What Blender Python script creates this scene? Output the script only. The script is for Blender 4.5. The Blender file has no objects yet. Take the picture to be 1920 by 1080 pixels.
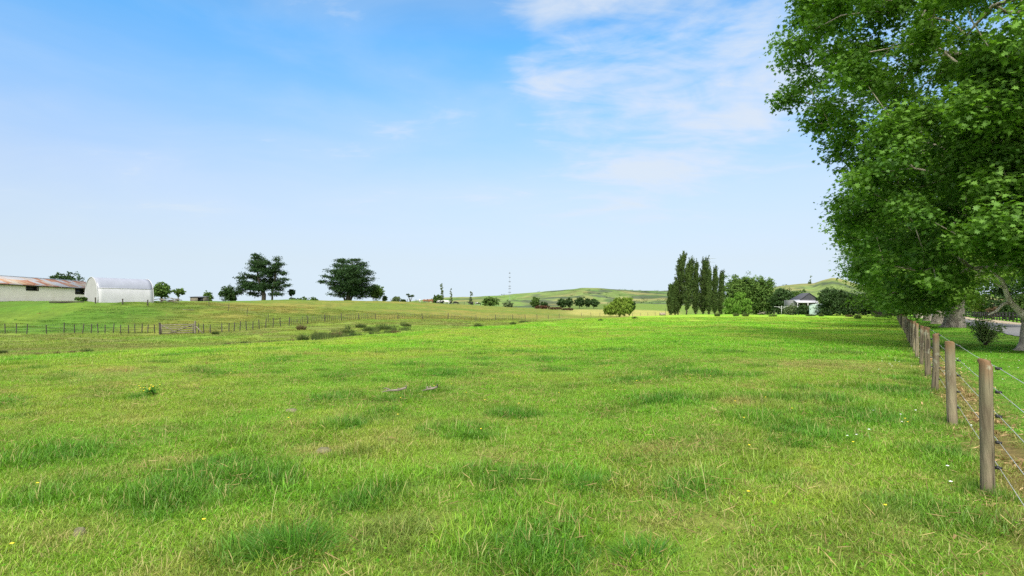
import bpy, math, random
import numpy as np
from math import radians, sin, cos, pi, sqrt

# ------------------------------------------------------------------ camera, sky, sun, exposure
scene = bpy.context.scene
COL = scene.collection
F = 1100.0                     # focal length in pixels of a 1920 px wide frame
CAMZ, HZ = 1.6, 583.0          # eye height, horizon row

cam_d = bpy.data.cameras.new('camera')
cam = bpy.data.objects.new('camera', cam_d)
COL.objects.link(cam)
cam.location = (0, 0, CAMZ)
cam.rotation_euler = (pi / 2, 0, 0)
cam_d.sensor_width = 36.0
cam_d.lens = 36.0 * F / 1920.0
cam_d.shift_y = (HZ - 540.0) / 1920.0
cam_d.clip_start, cam_d.clip_end = 0.05, 20000
scene.camera = cam

SUN_EL, SUN_STR, SUN_ANG = radians(45), 2.0, radians(20)
SUN_DIR = np.array([-0.20, -0.98])          # horizontal direction towards the sun
SUN_DIR = SUN_DIR / np.linalg.norm(SUN_DIR)
SKY_STR = 0.097
EXPOSURE = 1.58

world = bpy.data.worlds.new('World')
scene.world = world
world.use_nodes = True
wt = world.node_tree
wt.nodes.clear()


def wn(kind, **kw):
    n = wt.nodes.new(kind)
    for k, v in kw.items():
        setattr(n, k, v)
    return n


def wl(a, b):
    wt.links.new(a, b)


def wmath(op, a, b=None, c=None, clamp=False):
    n = wn('ShaderNodeMath', operation=op, use_clamp=clamp)
    for i, v in enumerate((a, b, c)):
        if v is None:
            continue
        if isinstance(v, (int, float)):
            n.inputs[i].default_value = v
        else:
            wl(v, n.inputs[i])
    return n.outputs[0]


w_out = wn('ShaderNodeOutputWorld')
w_bg = wn('ShaderNodeBackground')
w_bg.inputs['Strength'].default_value = SKY_STR
sky = wn('ShaderNodeTexSky', sky_type='NISHITA')
sky.sun_disc = False
sky.sun_elevation = SUN_EL
sky.sun_rotation = math.atan2(SUN_DIR[0], SUN_DIR[1])
sky.altitude = 50
sky.air_density = 1.0
sky.dust_density = 0.4
sky.ozone_density = 2.0
tc = wn('ShaderNodeTexCoord')
sp = wn('ShaderNodeSeparateXYZ')
wl(tc.outputs['Generated'], sp.inputs[0])
zc = wmath('ADD', wmath('MAXIMUM', sp.outputs['Z'], 0.0), 0.12)
cu = wmath('DIVIDE', sp.outputs['X'], zc)
cv = wmath('DIVIDE', sp.outputs['Y'], zc)
cmb = wn('ShaderNodeCombineXYZ')
wl(cu, cmb.inputs[0])
wl(cv, cmb.inputs[1])


def wnoise(scale, detail, rough, dist, sx=1.0, sy=1.0, loc=(0, 0, 0), rot=0.0):
    mp = wn('ShaderNodeMapping')
    mp.inputs['Scale'].default_value = (sx, sy, 1)
    mp.inputs['Location'].default_value = loc
    mp.inputs['Rotation'].default_value = (0, 0, rot)
    wl(cmb.outputs[0], mp.inputs[0])
    n = wn('ShaderNodeTexNoise')
    n.inputs['Scale'].default_value = scale
    n.inputs['Detail'].default_value = detail
    n.inputs['Roughness'].default_value = rough
    n.inputs['Distortion'].default_value = dist
    wl(mp.outputs[0], n.inputs['Vector'])
    return n.outputs['Fac']


def wramp(v, a, b):
    n = wn('ShaderNodeMapRange', interpolation_type='SMOOTHSTEP')
    wl(v, n.inputs[0])
    n.inputs[1].default_value, n.inputs[2].default_value = a, b
    return n.outputs[0]


def wblob(px, y, a, b):
    """soft cone round a direction in the sky"""
    d = np.array([(px - 960) / F, 1.0, (HZ - y) / F])
    d = d / np.linalg.norm(d)
    vd = wn('ShaderNodeVectorMath', operation='DOT_PRODUCT')
    wl(tc.outputs['Generated'], vd.inputs[0])
    vd.inputs[1].default_value = d
    return wramp(vd.outputs['Value'], cos(radians(b)), cos(radians(a)))


n1 = wnoise(1.5, 7, 0.56, 0.5, 1.0, 1.25, (12.3, -4.1, 0), radians(-25))
n2 = wnoise(4.5, 8, 0.6, 0.8, 0.8, 1.6, (2.2, 9.9, 0), radians(-30))
dens = wmath('ADD', wmath('MULTIPLY', n1, 0.72), wmath('MULTIPLY', n2, 0.28))
reg = wmath('ADD', wblob(1330, 60, 3, 19), wmath('MULTIPLY', wblob(1160, 200, 1, 13), 0.5))
reg = wmath('ADD', reg, wmath('MULTIPLY', wblob(1080, 50, 1, 9), 0.5))
reg = wmath('MINIMUM', reg, 1.0)
thr = wmath('ADD', dens, wmath('MULTIPLY', reg, 0.17))
cl_main = wmath('MULTIPLY', wramp(thr, 0.505, 0.78), 0.90)
veil = wmath('MULTIPLY', wramp(n1, 0.30, 0.85), 0.30)
cl = wmath('MAXIMUM', cl_main, veil)
cl = wmath('MULTIPLY', cl, wramp(sp.outputs['Z'], 0.02, 0.16))
# the pale band of thin air low in the sky
zr_ = wn('ShaderNodeValToRGB')
wl(wmath('MULTIPLY', sp.outputs['Z'], 2.0), zr_.inputs[0])
_els = [(0.0, (.47, .52, .78)), (.07, (.455, .45, .63)), (.16, (.575, .50, .55)), (.40, (.85, .78, .80)), (.64, (.80, 1.0, 1.06)), (.82, (.52, 1.04, 1.22)), (1.0, (.56, 1.0, 1.15))]
while len(zr_.color_ramp.elements) < len(_els):
    zr_.color_ramp.elements.new(.5)
for e_, (p_, c_) in zip(zr_.color_ramp.elements, _els):
    e_.position = p_
for e_, (p_, c_) in zip(zr_.color_ramp.elements, _els):
    e_.color = tuple(q / 1.3 for q in c_) + (1,)
tint = wn('ShaderNodeMix', data_type='RGBA', blend_type='MULTIPLY')
tint.inputs['Factor'].default_value = 1.0
wl(sky.outputs[0], tint.inputs['A'])
wl(zr_.outputs['Color'], tint.inputs['B'])
mixc = wn('ShaderNodeMix', data_type='RGBA')
wl(cl, mixc.inputs['Factor'])
wl(tint.outputs['Result'], mixc.inputs['A'])
mixc.inputs['B'].default_value = (2.55, 2.82, 3.2, 1)
# pale air low down
hz_f = wmath('MULTIPLY', wmath('SUBTRACT', 1.0, wramp(sp.outputs['Z'], -0.02, 0.34)), 0.85)
mixh = wn('ShaderNodeMix', data_type='RGBA')
wl(hz_f, mixh.inputs['Factor'])
wl(mixc.outputs['Result'], mixh.inputs['A'])
mixh.inputs['B'].default_value = (2.42, 2.92, 3.28, 1)
# bright overcast added out of view, overhead and behind the camera, as fill light
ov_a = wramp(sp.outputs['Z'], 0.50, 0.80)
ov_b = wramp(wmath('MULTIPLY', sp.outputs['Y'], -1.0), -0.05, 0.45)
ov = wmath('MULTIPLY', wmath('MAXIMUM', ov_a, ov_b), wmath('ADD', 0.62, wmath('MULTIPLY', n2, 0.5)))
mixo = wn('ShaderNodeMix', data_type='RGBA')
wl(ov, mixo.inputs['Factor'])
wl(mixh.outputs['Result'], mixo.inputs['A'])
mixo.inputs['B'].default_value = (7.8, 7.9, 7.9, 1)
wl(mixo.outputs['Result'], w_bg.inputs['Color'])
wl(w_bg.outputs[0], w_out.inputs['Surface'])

sun_d = bpy.data.lights.new('sun', 'SUN')
sun_d.energy = SUN_STR
sun_d.angle = SUN_ANG
sun_d.color = (1.0, 0.96, 0.88)
sun = bpy.data.objects.new('sun', sun_d)
COL.objects.link(sun)
# the lamp shines along its -Z: tilt it so that -Z points away from the sun
from mathutils import Vector
_sv = Vector((SUN_DIR[0] * cos(SUN_EL), SUN_DIR[1] * cos(SUN_EL), sin(SUN_EL)))
sun.rotation_euler = _sv.to_track_quat('Z', 'Y').to_euler()
sun.location = (0, -20, 60)

vs = scene.view_settings
vs.view_transform = 'Standard'
vs.look = 'None'
vs.exposure = EXPOSURE
vs.gamma = 1.0
scene.render.film_transparent = False
scene.cycles.max_bounces = 6
scene.cycles.diffuse_bounces = 3
scene.cycles.transmission_bounces = 3
scene.cycles.use_denoising = False

# ------------------------------------------------------------------ numeric helpers
rng = np.random.default_rng(7)


def smooth(a, b, x):
    t = np.clip((x - a) / (b - a), 0, 1)
    return t * t * (3 - 2 * t)


def _hash(ix, iy, seed):
    h = (ix.astype(np.int64) * 374761393 + iy.astype(np.int64) * 668265263 + seed * 1442695041) & 0xFFFFFFFF
    h = ((h ^ (h >> 13)) * 1274126177) & 0xFFFFFFFF
    h = h ^ (h >> 16)
    return (h & 0xFFFFFF) / float(0xFFFFFF)


def vnoise(x, y, seed=0):
    x = np.asarray(x, float); y = np.asarray(y, float)
    ix, iy = np.floor(x), np.floor(y)
    fx, fy = x - ix, y - iy
    fx = fx * fx * (3 - 2 * fx); fy = fy * fy * (3 - 2 * fy)
    a = _hash(ix, iy, seed); b = _hash(ix + 1, iy, seed)
    c = _hash(ix, iy + 1, seed); d = _hash(ix + 1, iy + 1, seed)
    return (a * (1 - fx) + b * fx) * (1 - fy) + (c * (1 - fx) + d * fx) * fy


def fbm(x, y, seed=0, octaves=4):
    s, a, t = 0.0, 1.0, 0.0
    for o in range(octaves):
        s = s + a * vnoise(x * 2 ** o + 17.3 * o, y * 2 ** o - 9.1 * o, seed + o)
        t += a
        a *= 0.5
    return s / t


# ------------------------------------------------------------------ the lie of the land
# profiles (distance, height) along rays of constant bearing
PROF = {
    0:    [(19.8, 0), (24, -.3), (33, -.62), (44, -.98), (60, -1.07), (67, -1.08), (80, .4), (90, 2.75), (97, 3.2), (130, 3.3), (600, 2.5), (5000, -5)],
    180:  [(22.5, 0), (28, -.4), (39, -.7), (55, -1.05), (67, -1.06), (78, .7), (85, 2.75), (90, 3.15), (96, 3.3), (130, 3.4), (600, 2.6), (5000, -5)],
    285:  [(24.5, 0), (31, -.43), (43, -.76), (62, -1.05), (67, -1.04), (79, .7), (88, 2.75), (93, 3.15), (112, 3.4), (130, 3.6), (600, 2.6), (5000, -5)],
    340:  [(25.5, 0), (32, -.45), (45, -.78), (66, -1.04), (82, .35), (100, 2.8), (112, 3.5), (125, 3.8), (160, 3.9), (600, 3), (5000, -5)],
    560:  [(31, 0), (36, -.4), (46, -.95), (58, -.9), (68, -.55), (78, -.39), (100, 1.0), (130, 3.5), (150, 4.6), (180, 4.8), (600, 3), (5000, -5)],
    700:  [(41, 0), (46, -.5), (56, -1.0), (66, -.6), (75, -.2), (85, -.1), (100, -.04), (130, 1.8), (165, 4.0), (190, 5.05), (230, 5.3), (600, 3), (5000, -5)],
    800:  [(50, 0), (56, -.5), (68, -.9), (78, -.3), (90, -.1), (107, -.15), (140, 1.6), (190, 4.1), (230, 5.0), (280, 5.2), (600, 3), (5000, -5)],
    900:  [(62, 0), (68, -.5), (80, -.9), (90, -.5), (110, -.4), (150, .9), (210, 3.0), (260, 4.0), (300, 3.9), (600, 4), (5000, -5)],
    1000: [(85, 0), (92, -.4), (105, -.6), (125, -.33), (170, .8), (230, 2.2), (270, 2.8), (310, 2.7), (380, 3.2), (600, 5), (5000, -5)],
    1100: [(130, 0), (140, -.3), (155, -.2), (170, -.1), (230, .9), (300, 1.9), (380, 3.2), (650, 9), (1200, 9), (5000, -5)],
    1200: [(150, .15), (165, -.1), (175, -.1), (230, .6), (300, 1.9), (450, 4.9), (650, 10.5), (1200, 9), (5000, -5)],
    1300: [(120, .3), (165, .6), (185, .6), (195, .3), (215, -.6), (260, -.6), (400, 2), (650, 7), (1200, 7), (5000, -5)],
    1500: [(90, .2), (140, .62), (155, .62), (175, .2), (200, 0), (260, 0), (650, 5), (5000, -5)],
    1680: [(90, .1), (140, .5), (170, .5), (260, .2), (650, 4), (5000, -5)],
    1920: [(100, .1), (200, .3), (650, 2), (5000, -5)],
}
_px = sorted(PROF)
_lt = np.linspace(0, math.log(5000), 700)
_rows = []
for p in _px:
    pts = [(1.0, 0.0)] + PROF[p]
    _rows.append(np.interp(_lt, [math.log(q[0]) for q in pts], [q[1] for q in pts]))
_tt = np.linspace(-1.1, 1.1, 260)
_rows = np.array(_rows)
_TAB = np.stack([np.interp(_tt, [(p - 960) / F for p in _px], _rows[:, j]) for j in range(len(_lt))], 1)
_k = np.exp(-0.5 * (np.arange(-8, 9) / 2.6) ** 2); _k /= _k.sum()
_TAB = np.apply_along_axis(lambda r: np.convolve(np.pad(r, 8, 'edge'), _k, 'valid'), 1, _TAB)
_k2 = np.exp(-0.5 * (np.arange(-8, 9) / 3.0) ** 2); _k2 /= _k2.sum()
_TAB = np.apply_along_axis(lambda r: np.convolve(np.pad(r, 8, 'edge'), _k2, 'valid'), 0, _TAB)


def ground(x, y, bumps=True):
    x = np.asarray(x, float); y = np.asarray(y, float)
    d = np.clip(y, 1.0, 4990)
    t = np.clip(x / np.maximum(y, 1.0), -1.1, 1.1)
    fi = (t + 1.1) / 2.2 * (len(_tt) - 1)
    fj = np.log(d) / _lt[-1] * (len(_lt) - 1)
    i = np.clip(fi.astype(int), 0, len(_tt) - 2); j = np.clip(fj.astype(int), 0, len(_lt) - 2)
    u, v = fi - i, fj - j
    z = (_TAB[i, j] * (1 - u) + _TAB[i + 1, j] * u) * (1 - v) + (_TAB[i, j + 1] * (1 - u) + _TAB[i + 1, j + 1] * u) * v
    if bumps:
        far = smooth(25, 60, np.hypot(x, y))
        z = z + (fbm(x / 1.3, y / 1.3, 3, 3) - .5) * .07 + (fbm(x / 6, y / 6, 5, 3) - .5) * (.10 + .35 * far)
    return z


def gz(x, y):
    return float(ground(np.array([x]), np.array([y]))[0])


def at(px, d, dz=0.0):
    x = (px - 960) / F * d
    return (x, d, gz(x, d) + dz)


def mpp(d):
    return d / F          # metres per photo pixel at depth d


FX0, FM = 0.813, 0.649      # the near fence runs along x = FX0 + FM * y


def off_fence(x, y):
    """signed distance to the fence line, positive on the lawn side"""
    return (x - FX0 - FM * y) / sqrt(1 + FM * FM)


def edge_d(t):
    return np.interp(t, [(p - 960) / F for p in (0, 340, 560, 700, 800, 900, 1000, 1100, 1150)], [19.8, 25.5, 31, 41, 50, 62, 85, 130, 150])


FENCE_PD = [(-160, 63), (0, 67), (160, 67), (340, 66), (440, 68), (500, 71), (542, 75), (600, 84), (650, 92), (700, 100), (760, 106), (820, 110), (900, 111), (960, 118), (1010, 128), (1065, 140)]


def fence_d(t):
    return np.interp(t, [(p - 960) / F for p, d in FENCE_PD], [d for p, d in FENCE_PD])


LUSH = [(410, 880, .8), (330, 930, .7), (470, 905, .6), (690, 935, .45), (890, 822, .28), (1115, 915, .33), (1000, 1030, .6), (550, 1030, .45), (1500, 825, .8), (1610, 790, 1.0), (1420, 800, .5),
        (965, 782, .5), (1300, 715, 1.2), (100, 850, .7), (260, 745, .4), (1180, 720, .8), (630, 750, .5), (1480, 850, .25), (1560, 760, .7), (1680, 740, .9), (60, 930, .5), (720, 1010, .35), (1300, 940, .4),
        (1250, 765, .8), (830, 700, 1.0), (660, 800, .5), (1750, 860, .4)]
DRY = [(760, 990, .5), (1650, 690, 2.2), (590, 850, .3), (930, 855, .5), (1420, 770, .8), (1690, 1000, .4), (1250, 1000, .35), (110, 1010, .3), (520, 985, .35), (1500, 690, 2.0), (200, 700, 2.0),
       (1250, 860, .45), (320, 860, .4), (1560, 930, .4), (1350, 1000, .3)]


def spots(x, y, lst, soft=1.0):
    m = np.zeros_like(x)
    for p, yy, r in lst:
        d = CAMZ * F / (yy - HZ)
        cx = (p - 960) / F * d
        wob = 1 + .7 * (fbm(x / .35 + p, y / .35, 11, 2) - .5)
        m = np.maximum(m, 1 - smooth(.35 * r, 1.15 * r * soft, np.hypot(x - cx, (y - d)) / wob))
    return m


def mix(a, b, f):
    f = f[..., None]
    return a * (1 - f) + np.asarray(b) * f


TRUNKS = [(20.0, 22.9), (37.6, 50.0), (50.2, 69.0), (61.6, 87.0), (73.5, 106.0), (86.5, 125.0)]


def cover(x, y):
    """colour of what grows on the ground, and the lushness there"""
    r = np.hypot(x, y)
    t = np.where(y > 2, x / np.maximum(y, 2), x / 2)
    n_s = fbm(x / .55, y / .55, 21, 3)
    n_m = fbm(x / 2.4, y / 2.4, 22, 4)
    n_l = fbm(x / 11, y / 11, 23, 4)
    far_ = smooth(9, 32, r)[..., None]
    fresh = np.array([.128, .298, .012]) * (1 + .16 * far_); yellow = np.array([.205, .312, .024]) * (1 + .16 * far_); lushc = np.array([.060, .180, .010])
    dryc = np.array([.300, .245, .075]); olive = np.array([.165, .215, .030])
    f_ = smooth(.38, .64, .5 * n_m + .5 * n_l)[..., None]
    c = fresh * (1 - f_) + yellow * f_
    c = mix(c, dryc, smooth(.52, .72, n_s) * .45 * smooth(.36, .58, n_m))
    c = mix(c, [.085, .150, .012], smooth(.50, .30, fbm(x / .8, y / .8, 28, 3)) * .55 * (1 - .6 * far_[..., 0]))
    lush = np.maximum(spots(x, y, LUSH), smooth(.60, .74, fbm(x / 1.1, y / 1.1, 27, 3)) * .75)
    lush = lush * (1 - smooth(25, 70, r) * .5)
    c = mix(c, lushc, lush * .85)
    dry = spots(x, y, DRY)
    c = mix(c, dryc, dry * .38 * (.4 + n_s))
    # over the brow: gully, hillside
    dd = y - edge_d(t)
    infront = (y > 5) & (t < .2)
    g = np.where(infront, smooth(-.5, 4, dd), 0)
    gully = mix(np.broadcast_to(olive, x.shape + (3,)), [.130, .130, .040], smooth(.38, .64, n_m) * .75)
    gully = mix(gully, [.13, .25, .02], smooth(.5, .7, n_l) * .6)
    c = mix(c, gully, g * .92)
    past = np.where(infront, smooth(-1.5, 1.5, y - fence_d(t)), 0)
    hl = mix(np.broadcast_to(np.array([.070, .145, .014]), x.shape + (3,)), [.105, .165, .018], smooth(.4, .65, n_l))
    hr = mix(np.broadcast_to(np.array([.118, .160, .020]), x.shape + (3,)), [.190, .172, .034], smooth(.38, .66, .6 * n_l + .4 * n_m))
    div = smooth(-.60, -.47, t - (y - 66) * .0033 + .12 + (n_l - .5) * .1)
    hill = mix(hl, [0, 0, 0], np.zeros_like(x)) * (1 - div[..., None]) + hr * div[..., None]
    hill = mix(hill, [.07, .115, .014], smooth(.56, .72, n_m) * .6)
    c = mix(c, hill, past)
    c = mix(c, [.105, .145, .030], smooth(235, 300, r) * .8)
    hay = smooth(168, 185, y) * (1 - smooth(300, 340, y)) * smooth(.07, .12, t) * (1 - smooth(.26, .30, t))
    c = mix(c, [.30, .275, .075], hay * (.55 + .6 * n_l).clip(0, 1))
    # mown lawn, leaf litter under the wires and round the trunks
    of = off_fence(x, y)
    lawn = smooth(.1, .8, of) * (y > -30)
    lc = mix(np.broadcast_to(np.array([.115, .295, .018]), x.shape + (3,)), [.165, .30, .03], smooth(.4, .65, n_m))
    c = mix(c, lc, lawn)
    strip = np.exp(-((of - .38) / .33) ** 2) * smooth(.25, .5, n_s * .6 + n_m * .55)
    lit = strip * (1 - smooth(25, 60, y) * .6)
    lit = np.maximum(lit, .35 * lawn * smooth(.52, .72, n_m) * (1 - smooth(12, 24, y)))
    for tx, ty in TRUNKS[1:]:
        lit = np.maximum(lit, (1 - smooth(1.3, 2.6, np.hypot((x - tx), (y - ty)) + (n_m - .5))) * .9)
    c = mix(c, np.array([.21, .125, .05]), np.clip(lit, 0, 1))
    return c, lush * (1 - g) * (1 - lawn), lawn, np.clip(lit, 0, 1), dry


# ------------------------------------------------------------------ mesh helpers
def new_mesh(name, verts, loops, sizes, mat=None, attrs=None, smooth_shade=False):
    verts = np.asarray(verts, np.float32).reshape(-1, 3)
    loops = np.asarray(loops, np.int32).ravel()
    sizes = np.asarray(sizes, np.int32).ravel()
    me = bpy.data.meshes.new(name)
    me.vertices.add(len(verts))
    me.vertices.foreach_set('co', verts.ravel())
    if len(sizes):
        me.loops.add(len(loops))
        me.loops.foreach_set('vertex_index', loops)
        me.polygons.add(len(sizes))
        starts = np.concatenate([[0], np.cumsum(sizes)[:-1]]).astype(np.int32)
        me.polygons.foreach_set('loop_start', starts)
        if smooth_shade:
            me.polygons.foreach_set('use_smooth', np.ones(len(sizes), bool))
    for k, (typ, data) in (attrs or {}).items():
        a = me.attributes.new(k, typ, 'POINT')
        if typ == 'FLOAT':
            a.data.foreach_set('value', np.asarray(data, np.float32).ravel())
        elif typ == 'INT':
            a.data.foreach_set('value', np.asarray(data, np.int32).ravel())
        elif typ == 'FLOAT_VECTOR':
            a.data.foreach_set('vector', np.asarray(data, np.float32).ravel())
        elif typ == 'FLOAT_COLOR':
            d = np.asarray(data, np.float32)
            if d.shape[-1] == 3:
                d = np.concatenate([d, np.ones(d.shape[:-1] + (1,), np.float32)], -1)
            a.data.foreach_set('color', d.ravel())
    me.update(calc_edges=True)
    if mat:
        me.materials.append(mat)
    return me


def put(name, me, parent=None, loc=None):
    o = bpy.data.objects.new(name, me)
    COL.objects.link(o)
    if parent is not None:
        o.parent = parent
    if loc is not None:
        o.location = loc
    return o


def tag(o, label=None, cat=None, group=None, kind=None):
    if label:
        o['label'] = label
    if cat:
        o['category'] = cat
    if group:
        o['group'] = group
    if kind:
        o['kind'] = kind
    return o


def empty(name, loc, label, cat, group=None, rz=0.0):
    o = bpy.data.objects.new(name, None)
    o.empty_display_size = .3
    COL.objects.link(o)
    o.location = loc
    o.rotation_euler = (0, 0, rz)
    return tag(o, label, cat, group)


class MB:
    """collects boxes, tubes and free polygons into one mesh"""

    def __init__(self):
        self.v, self.l, self.s, self.n = [], [], [], 0

    def poly(self, verts, faces):
        verts = np.asarray(verts, float)
        for f in faces:
            self.l.extend([i + self.n for i in f])
            self.s.append(len(f))
        self.v.append(verts)
        self.n += len(verts)
        return self

    def box(self, c, size, rz=0.0, rx=0.0, ry=0.0):
        hx, hy, hz = [q / 2 for q in size]
        v = np.array([[x, y, z] for z in (-hz, hz) for y in (-hy, hy) for x in (-hx, hx)], float)
        if rx:
            v = v @ np.array([[1, 0, 0], [0, cos(rx), -sin(rx)], [0, sin(rx), cos(rx)]]).T
        if ry:
            v = v @ np.array([[cos(ry), 0, sin(ry)], [0, 1, 0], [-sin(ry), 0, cos(ry)]]).T
        if rz:
            v = v @ np.array([[cos(rz), -sin(rz), 0], [sin(rz), cos(rz), 0], [0, 0, 1]]).T
        return self.poly(v + np.asarray(c, float), [(0, 2, 3, 1), (4, 5, 7, 6), (0, 1, 5, 4), (2, 6, 7, 3), (0, 4, 6, 2), (1, 3, 7, 5)])

    def tube(self, pts, rad, sides=8, cap=True):
        pts = np.asarray(pts, float)
        n = len(pts)
        rad = np.broadcast_to(np.asarray(rad, float), (n,))
        tang = np.gradient(pts, axis=0)
        tang /= np.linalg.norm(tang, axis=1)[:, None] + 1e-9
        ref = np.array([0, 0, 1.0]) if abs(tang[0][2]) < .8 else np.array([1.0, 0, 0])
        vs_ = []
        ang = np.arange(sides) / sides * 2 * pi
        for i in range(n):
            a = np.cross(tang[i], ref); a /= np.linalg.norm(a) + 1e-9
            b = np.cross(a, tang[i])
            ref = b if i == 0 else b
            vs_.append(pts[i] + rad[i] * (np.cos(ang)[:, None] * a + np.sin(ang)[:, None] * b))
            ref = b
        v = np.concatenate(vs_)
        fs = []
        for i in range(n - 1):
            for k in range(sides):
                k2 = (k + 1) % sides
                fs.append((i * sides + k, i * sides + k2, (i + 1) * sides + k2, (i + 1) * sides + k))
        if cap:
            fs.append(tuple(range(sides - 1, -1, -1)))
            fs.append(tuple((n - 1) * sides + k for k in range(sides)))
        return self.poly(v, fs)

    def mesh(self, name, mat, smooth_shade=False):
        return new_mesh(name, np.concatenate(self.v), self.l, self.s, mat, None, smooth_shade)

    def build(self, name, mat, parent=None, loc=None, smooth_shade=False):
        return put(name, self.mesh(name, mat, smooth_shade), parent, loc)


# ------------------------------------------------------------------ materials
def new_mat(name):
    m = bpy.data.materials.new(name)
    m.use_nodes = True
    m.node_tree.nodes.clear()
    return m


class NT:
    def __init__(self, m):
        self.t = m.node_tree

    def n(self, kind, **kw):
        n = self.t.nodes.new(kind)
        for k, v in kw.items():
            setattr(n, k, v)
        return n

    def link(self, a, b):
        self.t.links.new(a, b)

    def setin(self, node, key, v):
        if isinstance(v, (int, float)):
            node.inputs[key].default_value = v
        elif isinstance(v, tuple):
            node.inputs[key].default_value = v if len(v) != 3 or node.inputs[key].type != 'RGBA' else v + (1,)
        else:
            self.link(v, node.inputs[key])

    def math(self, op, a, b=None, c=None):
        n = self.n('ShaderNodeMath', operation=op)
        for i, v in enumerate((a, b, c)):
            if v is not None:
                self.setin(n, i, v)
        return n.outputs[0]

    def noise(self, scale, detail=4, rough=.55, vec=None, dist=0.0):
        n = self.n('ShaderNodeTexNoise')
        n.inputs['Scale'].default_value = scale
        n.inputs['Detail'].default_value = detail
        n.inputs['Roughness'].default_value = rough
        n.inputs['Distortion'].default_value = dist
        if vec is not None:
            self.link(vec, n.inputs['Vector'])
        return n.outputs['Fac']

    def map(self, vec, scale=(1, 1, 1), rot=(0, 0, 0), loc=(0, 0, 0)):
        n = self.n('ShaderNodeMapping')
        n.inputs['Scale'].default_value = scale
        n.inputs['Rotation'].default_value = rot
        n.inputs['Location'].default_value = loc
        self.link(vec, n.inputs[0])
        return n.outputs[0]

    def ramp(self, v, a, b, lo=0.0, hi=1.0):
        n = self.n('ShaderNodeMapRange')
        n.clamp = True
        self.setin(n, 0, v)
        for i, q in ((1, a), (2, b), (3, lo), (4, hi)):
            n.inputs[i].default_value = q
        return n.outputs[0]

    def mixc(self, f, a, b, blend='MIX'):
        n = self.n('ShaderNodeMix', data_type='RGBA', blend_type=blend)
        self.setin(n, 'Factor', f)
        self.setin(n, 'A', a)
        self.setin(n, 'B', b)
        return n.outputs['Result']

    def scale(self, col, f):
        n = self.n('ShaderNodeVectorMath', operation='SCALE')
        self.link(col, n.inputs[0])
        self.setin(n, 'Scale', f)
        return n.outputs[0]

    def attr(self, name, typ='GEOMETRY'):
        n = self.n('ShaderNodeAttribute', attribute_type=typ)
        n.attribute_name = name
        return n

    def objco(self):
        return self.n('ShaderNodeTexCoord').outputs['Object']

    def pos(self):
        return self.n('ShaderNodeNewGeometry').outputs['Position']

    def bump(self, h, strength=.4, dist=.05):
        n = self.n('ShaderNodeBump')
        n.inputs['Strength'].default_value = strength
        n.inputs['Distance'].default_value = dist
        self.link(h, n.inputs['Height'])
        return n.outputs[0]

    def finish(self, color, rough=.8, normal=None, metallic=0.0, spec=.3):
        b = self.n('ShaderNodeBsdfPrincipled')
        self.setin(b, 'Base Color', color)
        self.setin(b, 'Roughness', rough)
        b.inputs['Metallic'].default_value = metallic
        b.inputs['Specular IOR Level'].default_value = spec
        if normal is not None:
            self.link(normal, b.inputs['Normal'])
        o = self.n('ShaderNodeOutputMaterial')
        self.link(b.outputs[0], o.inputs['Surface'])


def mat_plain(name, col, var=.25, scale=3.0, rough=.8, bump=.0, metallic=0.0, stretch=(1, 1, 1), dark=None):
    m = new_mat(name); t = NT(m)
    v = t.map(t.objco(), stretch)
    n1_ = t.noise(scale, 5, .6, v)
    f = t.ramp(n1_, .3, .7)
    d = dark if dark else tuple(c * (1 - var * 1.6) for c in col)
    h = tuple(min(1, c * (1 + var * .6)) for c in col)
    c = t.mixc(f, d, h)
    nrm = t.bump(n1_, bump, .03) if bump else None
    t.finish(c, rough, nrm, metallic)
    return m


def mat_leaf(name, dark, light, trans=.32, gloss=.05, rough=.45):
    """leaves: each leaf carries its own hue value v"""
    m = new_mat(name); t = NT(m)
    v = t.attr('v').outputs['Fac']
    c = t.mixc(v, dark, light)
    c = t.mixc(t.math('GREATER_THAN', v, .988), c, (.20, .13, .04))
    dif = t.n('ShaderNodeBsdfDiffuse'); t.link(c, dif.inputs['Color'])
    tr = t.n('ShaderNodeBsdfTranslucent')
    c2 = t.mixc(1.0, c, (1.15, 1.25, .55), 'MULTIPLY')
    t.link(c2, tr.inputs['Color'])
    mx = t.n('ShaderNodeMixShader'); mx.inputs[0].default_value = trans
    t.link(dif.outputs[0], mx.inputs[1]); t.link(tr.outputs[0], mx.inputs[2])
    gl = t.n('ShaderNodeBsdfGlossy'); gl.inputs['Roughness'].default_value = rough
    gl.inputs['Color'].default_value = (.9, .95, .9, 1)
    mx2 = t.n('ShaderNodeMixShader'); mx2.inputs[0].default_value = gloss
    t.link(mx.outputs[0], mx2.inputs[1]); t.link(gl.outputs[0], mx2.inputs[2])
    o = t.n('ShaderNodeOutputMaterial'); t.link(mx2.outputs[0], o.inputs['Surface'])
    return m


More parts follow.
